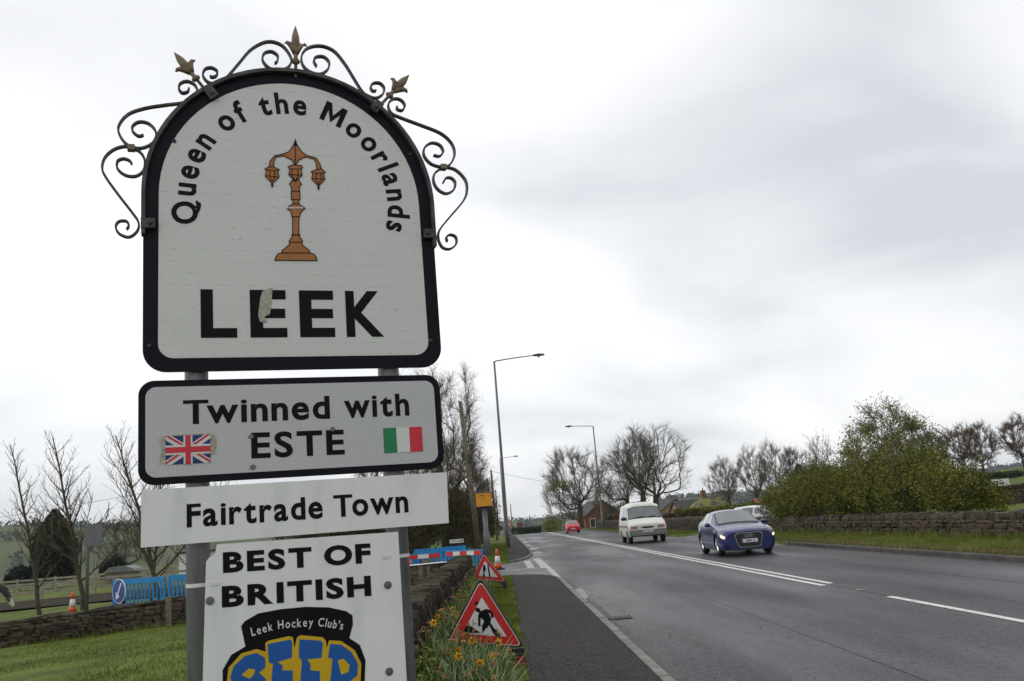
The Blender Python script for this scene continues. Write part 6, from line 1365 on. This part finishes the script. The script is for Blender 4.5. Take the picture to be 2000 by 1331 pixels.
    def mirror(c, s, z, m, w=.20):
        q = c.row(s)
        for sd_ in (-1, 1):
            x = sd_*(q[6]+.10); mb = MB(); n = 10
            for (dy, r_) in ((-.09, .03), (-.05, .095), (.04, .10), (.05, .02)):
                for k in range(n): t = 2*math.pi*k/n; mb.v.append((x+r_*w/.2*1.05*math.cos(t), s-c.mid+dy, z+r_*.68*math.sin(t)*(w/.2)))
            for i in range(3):
                for k in range(n): kk = (k+1) % n; mb.f.append((i*n+k, i*n+kk, (i+1)*n+kk, (i+1)*n+k))
            mb.f.append(tuple(range(n))[::-1]); mo = mb.build('mirror', m, c.T, True); MB().box((sd_*(q[6]+.0), s-c.mid, z-.05), (.14, .06, .035)).build('mirror_arm', 'plastic_black', mo)
    def lines(c, ss, j0=.35, j1=2.0):
        for s in ss:
            for side in (1, -1):
                mb = c.patch(s-.006, s+.006, j0, j1, side, .002, 1, 10); mb.build('door_gap', 'plastic_black', c.T)
# dark blue hatchback
st = [(0.0, .20, .60, .42, .72, .64, .68, .71, .56, .735), (.10, .18, .76, .44, .84, .70, .80, .78, .62, .805), (.35, .18, .82, .48, .89, .77, .85, .84, .66, .87), (.8, .18, .83, .50, .90, .85, .86, .90, .68, .935), (1.22, .18, .83, .50, .89, .90, .85, .945, .70, .985),
      (1.30, .18, .83, .50, .89, .91, .85, .98, .70, 1.02), (2.08, .18, .83, .50, .89, .93, .86, 1.335, .60, 1.385), (2.6, .18, .83, .50, .89, .945, .86, 1.36, .60, 1.425), (3.35, .18, .83, .50, .89, .97, .85, 1.335, .58, 1.405), (3.85, .2, .82, .52, .88, .99, .82, 1.26, .55, 1.33), (4.18, .24, .76, .55, .84, .98, .74, 1.02, .60, 1.05), (4.31, .32, .66, .58, .78, .88, .68, .92, .5, .94)]
c = Car('parked_car', 'x', 'car', (8.12, 32.4, .0), R(-1.5), st, 'paint_blue', (.86, 3.46), .332)
c.T.name = 'hatchback_car'; tag(c.T, 'dark blue hatchback with headlights on driving towards the camera', 'car'); c.T.scale = (1.04, 1.03, 1.06)
c.shell(); c.glass((1.32, 2.06), [(1.62, 2.42, 2.14, 2.42), (2.50, 3.22, 2.50, 3.16), (3.30, 3.62, 3.24, 3.40)], (3.88, 4.16)); c.mirror(1.62, .98, 'paint_blue'); c.lines((1.35, 2.46, 3.42))
for side in (1, -1):
    c.patch(.06, .46, 1.25, 2.05, side, .006, 6, 4, lambda u, v: (.03+.42*u, 1.38+.22*u+(.50-.10*u)*v)).build('headlight', 'lens', c.T, True)
    hl = c.patch(0, 1, 0, 1, side, .011, 4, 3, lambda u, v: (.04+.14*u, 1.50+.05*u+.26*v)); hl.build('lit_lamp', 'lit', c.T, True)
    x = side*.56; c.front('fog_light_recess', [(x-.13, .30), (x+.13, .315), (x+.13, .375), (x-.13, .36)][::1], .06, 'plastic_black'); c.front('fog_trim', [(x-.13, .292), (x+.13, .305), (x+.13, .318), (x-.13, .305)], .045, 'chrome')
gr = [(-.42, .665), (-.45, .62), (-.36, .30), (-.31, .25), (.31, .25), (.36, .30), (.45, .62), (.42, .665), (.33, .70), (-.33, .70)]
c.front('grille_frame', gr, .012, 'chrome'); g_ = c.front('grille', [(a*.95, .44+(b-.44)*.93) for a, b in gr], -.009, 'plastic_black', th=.012)
for k in range(4):
    R0 = MB(); x = -.105+k*.07; R0.ring([(x+.048*math.cos(t*.3927), .60+.048*math.sin(t*.3927)) for t in range(16)], [(x+.037*math.cos(t*.3927), .60+.037*math.sin(t*.3927)) for t in range(16)], -c.mid-.032-.002*k, -c.mid-.024); R0.build('badge_ring', 'chrome', c.T)
pt_ = c.front('number_plate', [(-.26, .395), (.26, .395), (.26, .505), (-.26, .505)], -.026, 'white', th=.008)
t = MB(); text_line(t, 'GBS 2', -.13, .17, .415, .07, -c.mid-.0352, .03); t.build('lettering', 'black', pt_); c.front('plate_band', [(-.258, .397), (-.215, .397), (-.215, .503), (-.258, .503)], -.0345, 'flag_blue', pt_, .001)
for side in (1, -1):
    c.patch(1.22, 1.32, 3.05, 5, side, .005, 2, 6).build('cowl', 'plastic_black', c.T, True); x = side*.62
    q_ = [(x-side*.14, .25), (x+side*.10, .27), (x+side*.12, .40), (x-side*.10, .39)]; c.front('air_intake', q_ if side > 0 else q_[::-1], .055, 'plastic_black', th=.03)
MB().prism([(-.70, .17), (.70, .17), (.74, .225), (-.74, .225)], -c.mid-.02, -c.mid+.25).build('lower_lip', 'plastic_black', c.T)
# white panel van with side windows
st = [(0.0, .42, .88, .56, .92, .78, .91, .90, .84, .95), (.06, .36, .92, .58, .955, .90, .94, 1.0, .86, 1.04), (.30, .34, .93, .6, .97, 1.02, .955, 1.12, .88, 1.16), (.58, .34, .93, .62, .975, 1.14, .955, 1.23, .88, 1.28), (.66, .34, .93, .62, .975, 1.15, .955, 1.27, .87, 1.32), (1.16, .34, .93, .62, .975, 1.15, .955, 1.84, .81, 1.91), (1.32, .34, .93, .62, .975, 1.15, .955, 1.95, .81, 2.08), (1.55, .34, .93, .62, .975, 1.15, .955, 1.99, .81, 2.16), (3.2, .34, .93, .62, .975, 1.15, .955, 2.0, .81, 2.18), (4.4, .34, .93, .62, .975, 1.15, .955, 1.99, .80, 2.16), (4.62, .36, .91, .62, .955, 1.15, .935, 1.93, .77, 2.08)]
c = Car('van', 'cream-white panel van with side windows and grey bumper on the far lane', 'van', (8.02, 53.0, .0), R(-1.0), st, 'paint_cream', (.80, 3.55), .325, rim='steel'); c.T.scale = (1.09, 1.05, 1.04)
c.shell(); c.glass((.68, 1.15), [(.90, 1.60, 1.24, 1.60), (1.78, 2.28, 1.80, 2.28), (2.48, 4.2, 2.5, 4.2)], None); c.mirror(.98, 1.32, 'plastic_black', .30)
for side in (1, -1): c.patch(.62, .69, 3.02, 5, side, .007, 2, 6).build('cowl', 'plastic_black', c.T, True); c.lines((1.80, 2.45), .3, 3.0)
for side in (1, -1):
    x = side; q_ = [(x*.50, .76), (x*.74, .76), (x*.74, .90), (x*.52, .90)]; c.front('headlight', q_ if side > 0 else q_[::-1], .035, 'lens', th=.06)
    q_ = [(x*.745, .76), (x*.875, .76), (x*.865, .905), (x*.745, .90)]; c.front('indicator', q_ if side > 0 else q_[::-1], .06, 'amber', th=.07)
c.front('grille', [(.34*math.cos(t*.349), .815+.055*math.sin(t*.349)) for t in range(18)], .0, 'plastic_black', th=.012); c.front('oval_badge', [(.085*math.cos(t*.524), .815+.033*math.sin(t*.524)) for t in range(12)], -.013, 'hub_grey', th=.004)
bp_ = MB().prism([(-.93, .42), (.93, .42), (.95, .52), (.94, .70), (-.94, .70), (-.95, .52)], -c.mid-.10, -c.mid+.12).build('bumper', 'bumper_grey', c.T); MB().box((0, -c.mid+.04, .385), (1.75, .22, .05)).build('bumper_valance', 'plastic_black', c.T)
pt_ = c.front('number_plate', [(-.26, .565), (.26, .565), (.26, .68), (-.26, .68)], -.105, 'white', th=.006); t = MB(); text_line(t, 'R774 FYJ', -.22, .22, .588, .068, -c.mid-.1125, .03); t.build('lettering', 'black', pt_)
for s in (-1, 1): MB().tube([(s*.30-.22, .655-c.mid, 1.335), (s*.30+.26, .70-c.mid, 1.40)], .012, 4).build('wiper', 'plastic_black', c.T)
mb = MB()
for side in (1, -1): p = c.patch(.2, 4.5, 1.45, 1.58, side, .006, 20, 1); mb.add(p.v, p.f)
mb.build('side_moulding', 'bumper_grey', c.T)
# small red hatchback far off
st = [(0.0, .24, .52, .42, .62, .60, .58, .66, .48, .69), (.12, .2, .68, .44, .74, .68, .71, .75, .56, .78), (.45, .19, .74, .48, .80, .82, .76, .88, .62, .91), (.80, .19, .75, .5, .81, .92, .77, .98, .66, 1.02), (.88, .19, .75, .5, .81, .93, .77, 1.0, .66, 1.06), (1.55, .19, .75, .5, .81, .95, .77, 1.37, .56, 1.43), (2.1, .19, .75, .5, .81, .96, .77, 1.40, .56, 1.465), (2.9, .2, .75, .52, .81, .98, .76, 1.36, .54, 1.43), (3.25, .22, .73, .54, .79, .98, .72, 1.15, .54, 1.2), (3.42, .3, .66, .56, .74, .9, .66, .96, .5, 1.0)]
c = Car('hatchback_car', 'small red hatchback in the distance at the brow of the road', 'car', (8.05, 106.5, .0), R(-1), st, 'paint_red', (.62, 2.96), .28)
c.shell(.05); c.glass((.90, 1.53), [(1.12, 1.9, 1.58, 1.9), (2.0, 2.7, 2.0, 2.62)], (2.95, 3.22)); c.mirror(1.15, 1.0, 'paint_red')
for side in (1, -1): c.patch(0, 1, 0, 1, side, .008, 5, 3, lambda u, v: (.05+.36*u, 1.35+.62*v)).build('headlight', 'lens', c.T, True)
c.front('lower_grille', [(-.40, .27), (.40, .27), (.44, .38), (-.44, .38)], .03, 'plastic_black'); c.front('badge', [(.07*math.cos(t*.6283), .655+.045*math.sin(t*.6283)) for t in range(10)], .0, 'chrome', th=.01); c.front('number_plate', [(-.26, .43), (.26, .43), (.26, .54), (-.26, .54)], .0, 'white')
# pale car parked on the drive behind the wall
st = [(0.0, .24, .56, .42, .66, .60, .62, .66, .50, .70), (.15, .2, .74, .45, .82, .70, .78, .77, .6, .80), (.9, .19, .80, .5, .86, .86, .82, .92, .66, .96), (1.15, .19, .80, .5, .86, .92, .83, .98, .68, 1.02), (1.22, .19, .80, .5, .86, .93, .83, 1.0, .68, 1.06), (2.0, .19, .80, .5, .86, .95, .83, 1.38, .58, 1.45), (2.7, .19, .8, .5, .86, .96, .83, 1.42, .58, 1.49), (3.6, .2, .8, .5, .86, .98, .82, 1.37, .56, 1.44), (4.05, .24, .77, .54, .83, 1.0, .76, 1.12, .58, 1.17), (4.2, .32, .68, .56, .78, .9, .68, .96, .5, 1.0)]
c = Car('parked_car', 'white hatchback parked on the driveway behind the drystone wall', 'car', (15.2, 53.2, .06), R(52), st, 'paint_white', (.8, 3.35), .31)
c.shell(.05); c.glass((1.24, 1.98), [(1.52, 2.3, 2.04, 2.3), (2.4, 3.15, 2.4, 3.1), (3.25, 3.7, 3.2, 3.5)], (3.65, 4.02)); c.mirror(1.5, 1.0, 'paint_white'); c.lines((1.35, 2.36), .35, 2.0)
for side in (1, -1): c.patch(0, 1, 0, 1, side, .008, 5, 3, lambda u, v: (.06+.40*u, 1.35+.6*v)).build('headlight', 'lens', c.T, True)
c.front('grille', [(-.4, .5), (.4, .5), (.42, .6), (-.42, .6)], .0, 'plastic_black')

# ------------------------------------------------------------------ houses
def gable_house(label, loc, rz, wd, dp, eave, ridge, wall, roof, wins, name='house', chimneys=(), over=.35):
    """gable end faces local -y; wd across the gable, dp deep"""
    T = thing(name, label, 'house', loc, rz)
    MB().prism([(-wd/2, -1.5), (wd/2, -1.5), (wd/2, eave), (0, ridge), (-wd/2, eave)], 0, dp).build('wall', wall, T)
    rf = MB(); th = .16; sl = (ridge-eave)/(wd/2); 
    for s in (-1, 1):
        q_ = [(0, ridge+.02), (s*(wd/2+over), eave-over*sl+.02), (s*(wd/2+over), eave-over*sl+.02+th), (0, ridge+.02+th)]
        rf.prism(q_ if s < 0 else q_[::-1], -over, dp+over)
    ro = rf.build('roof', roof, T)
    for (x, z, w_, h_) in wins:
        wo = MB().box((x, -.02, z), (w_+.16, .08, h_+.16)).build('window', 'white', T); MB().box((x, -.045, z), (w_, .06, h_)).build('pane', 'pane', wo); MB().box((x, -.06, z-h_/2-.10), (w_+.3, .16, .07)).build('sill', 'kerb', wo)
    for (x, y, z, h_) in chimneys: ch = MB().box((x, y, z), (.75, .75, h_)).build('chimney', 'brick', T); MB().lathe([(.13, z+h_/2), (.11, z+h_/2+.4)], (x, y, 0), 8).build('chimney_pot', 'brick', ch)
    return T
gable_house('red brick house with slate roof behind the domed tree', (19.0, 172, -1.4), R(12), 7.2, 9, 3.2, 5.9, 'brick', 'slate', [(-2.2, 1.9, .9, 1.5), (1.4, 2.4, 1.0, 1.3)])
gable_house('tan brick bungalow gable right of the van', (38.2, 200, -1.5), R(14), 7.6, 10, 3.1, 5.5, 'tan_brick', 'slate', [(1.0, 2.7, 1.1, 1.5)])

T = gable_house('dark-roofed extension between the tan bungalow and hipped roof', (40.6, 186, -1.3), R(98), 6, 5.5, 2.6, 4.6, 'tan_brick', 'slate', [])
T = thing('house', 'bungalow with mossy hipped roof and brick chimney above the dark car', 'house', (40.0, 170, -1.3), R(10))
MB().box((0, 3, .4), (7.0, 6.0, 4.4)).build('wall', 'tan_brick', T)
hr = MB(); a_ = 3.9; hr.add([(-a_, -.4, 2.6), (a_, -.4, 2.6), (a_, 6.4, 2.6), (-a_, 6.4, 2.6), (-1.3, 3, 5.0), (1.3, 3, 5.0)], [(0, 1, 5, 4), (1, 2, 5), (2, 3, 4, 5), (3, 0, 4), (3, 2, 1, 0)]); hr.build('roof', 'mossy_roof', T)
ch = MB().box((-1.0, 3, 5.4), (.8, .8, 1.5)).build('chimney', 'brick', T); MB().lathe([(.15, 6.15), (.12, 6.6)], (-1.0, 3, 0), 8).build('chimney_pot', 'brick', ch)
T = thing('house', 'brick house just over the brow with its chimney above the dark hedge', 'house', (4.0, 205, drop(205))); MB().box((0, 3, 1.2), (3.6, 6, 3.6)).build('wall', 'brick', T); MB().prism([(-2.1, 2.9), (2.1, 2.9), (0, 3.9)], -.3, 6.3).build('roof', 'slate', T); MB().box((-.2, 1.0, 4.2), (1.3, .7, 1.7)).build('chimney', 'brick', T)
# bungalow wood seat-like brown roof behind the right wall
gable_house('low brown-roofed building behind the left end of the bushes', (29.5, 88, .0), R(95), 4, 5, 1.1, 1.9, 'tan_brick', 'brick', [])
# woods scattered on the far slopes
r_ = np.random.RandomState(3); pts = []
for k in range(210):
    x, y = r_.uniform(-950, 950), r_.uniform(560, 1750); an = r_.choice([.2, 1.7])+r_.normal(0, .25); n_ = r_.randint(8, 26)
    for j in range(n_): px_, py_ = x+math.cos(an)*j*6, y+math.sin(an)*j*6; pts.append((px_, py_, hill(px_, py_)+.8)) if py_ > 500 else None
for k in range(26):
    x, y = r_.uniform(-900, 900), r_.uniform(650, 1700)
    for j in range(45): px_, py_ = x+r_.normal(0, 26), y+r_.normal(0, 20); pts.append((px_, py_, hill(px_, py_)+2))
V, F = leaves_mb(pts, 12, 2.3, 1.7, 4, .8); V[:, 2] = np.maximum(V[:, 2], -25); tag(np_mesh('far_woodland', V, F, 'leaf_dark'), 'dark scattered woods and hedgerows on the far hills', 'woodland', kind='stuff')
# ------------------------------------------------------------------ damp air in the valley
hz = MB().box((0, 1200, 16), (3400, 3000, 96)); ho = hz.build('haze', None); tag(ho, 'thin pale haze', 'haze', kind='stuff')
hm = bpy.data.materials.new('haze'); hm.use_nodes = True; t_ = hm.node_tree; t_.nodes.clear(); oo = t_.nodes.new('ShaderNodeOutputMaterial'); pvn = t_.nodes.new('ShaderNodeVolumePrincipled')
pvn.inputs['Color'].default_value = (.80, .88, .97, 1); pvn.inputs['Density'].default_value = .00016; pvn.inputs['Anisotropy'].default_value = .2; t_.links.new(pvn.outputs[0], oo.inputs['Volume']); ho.data.materials.append(hm)
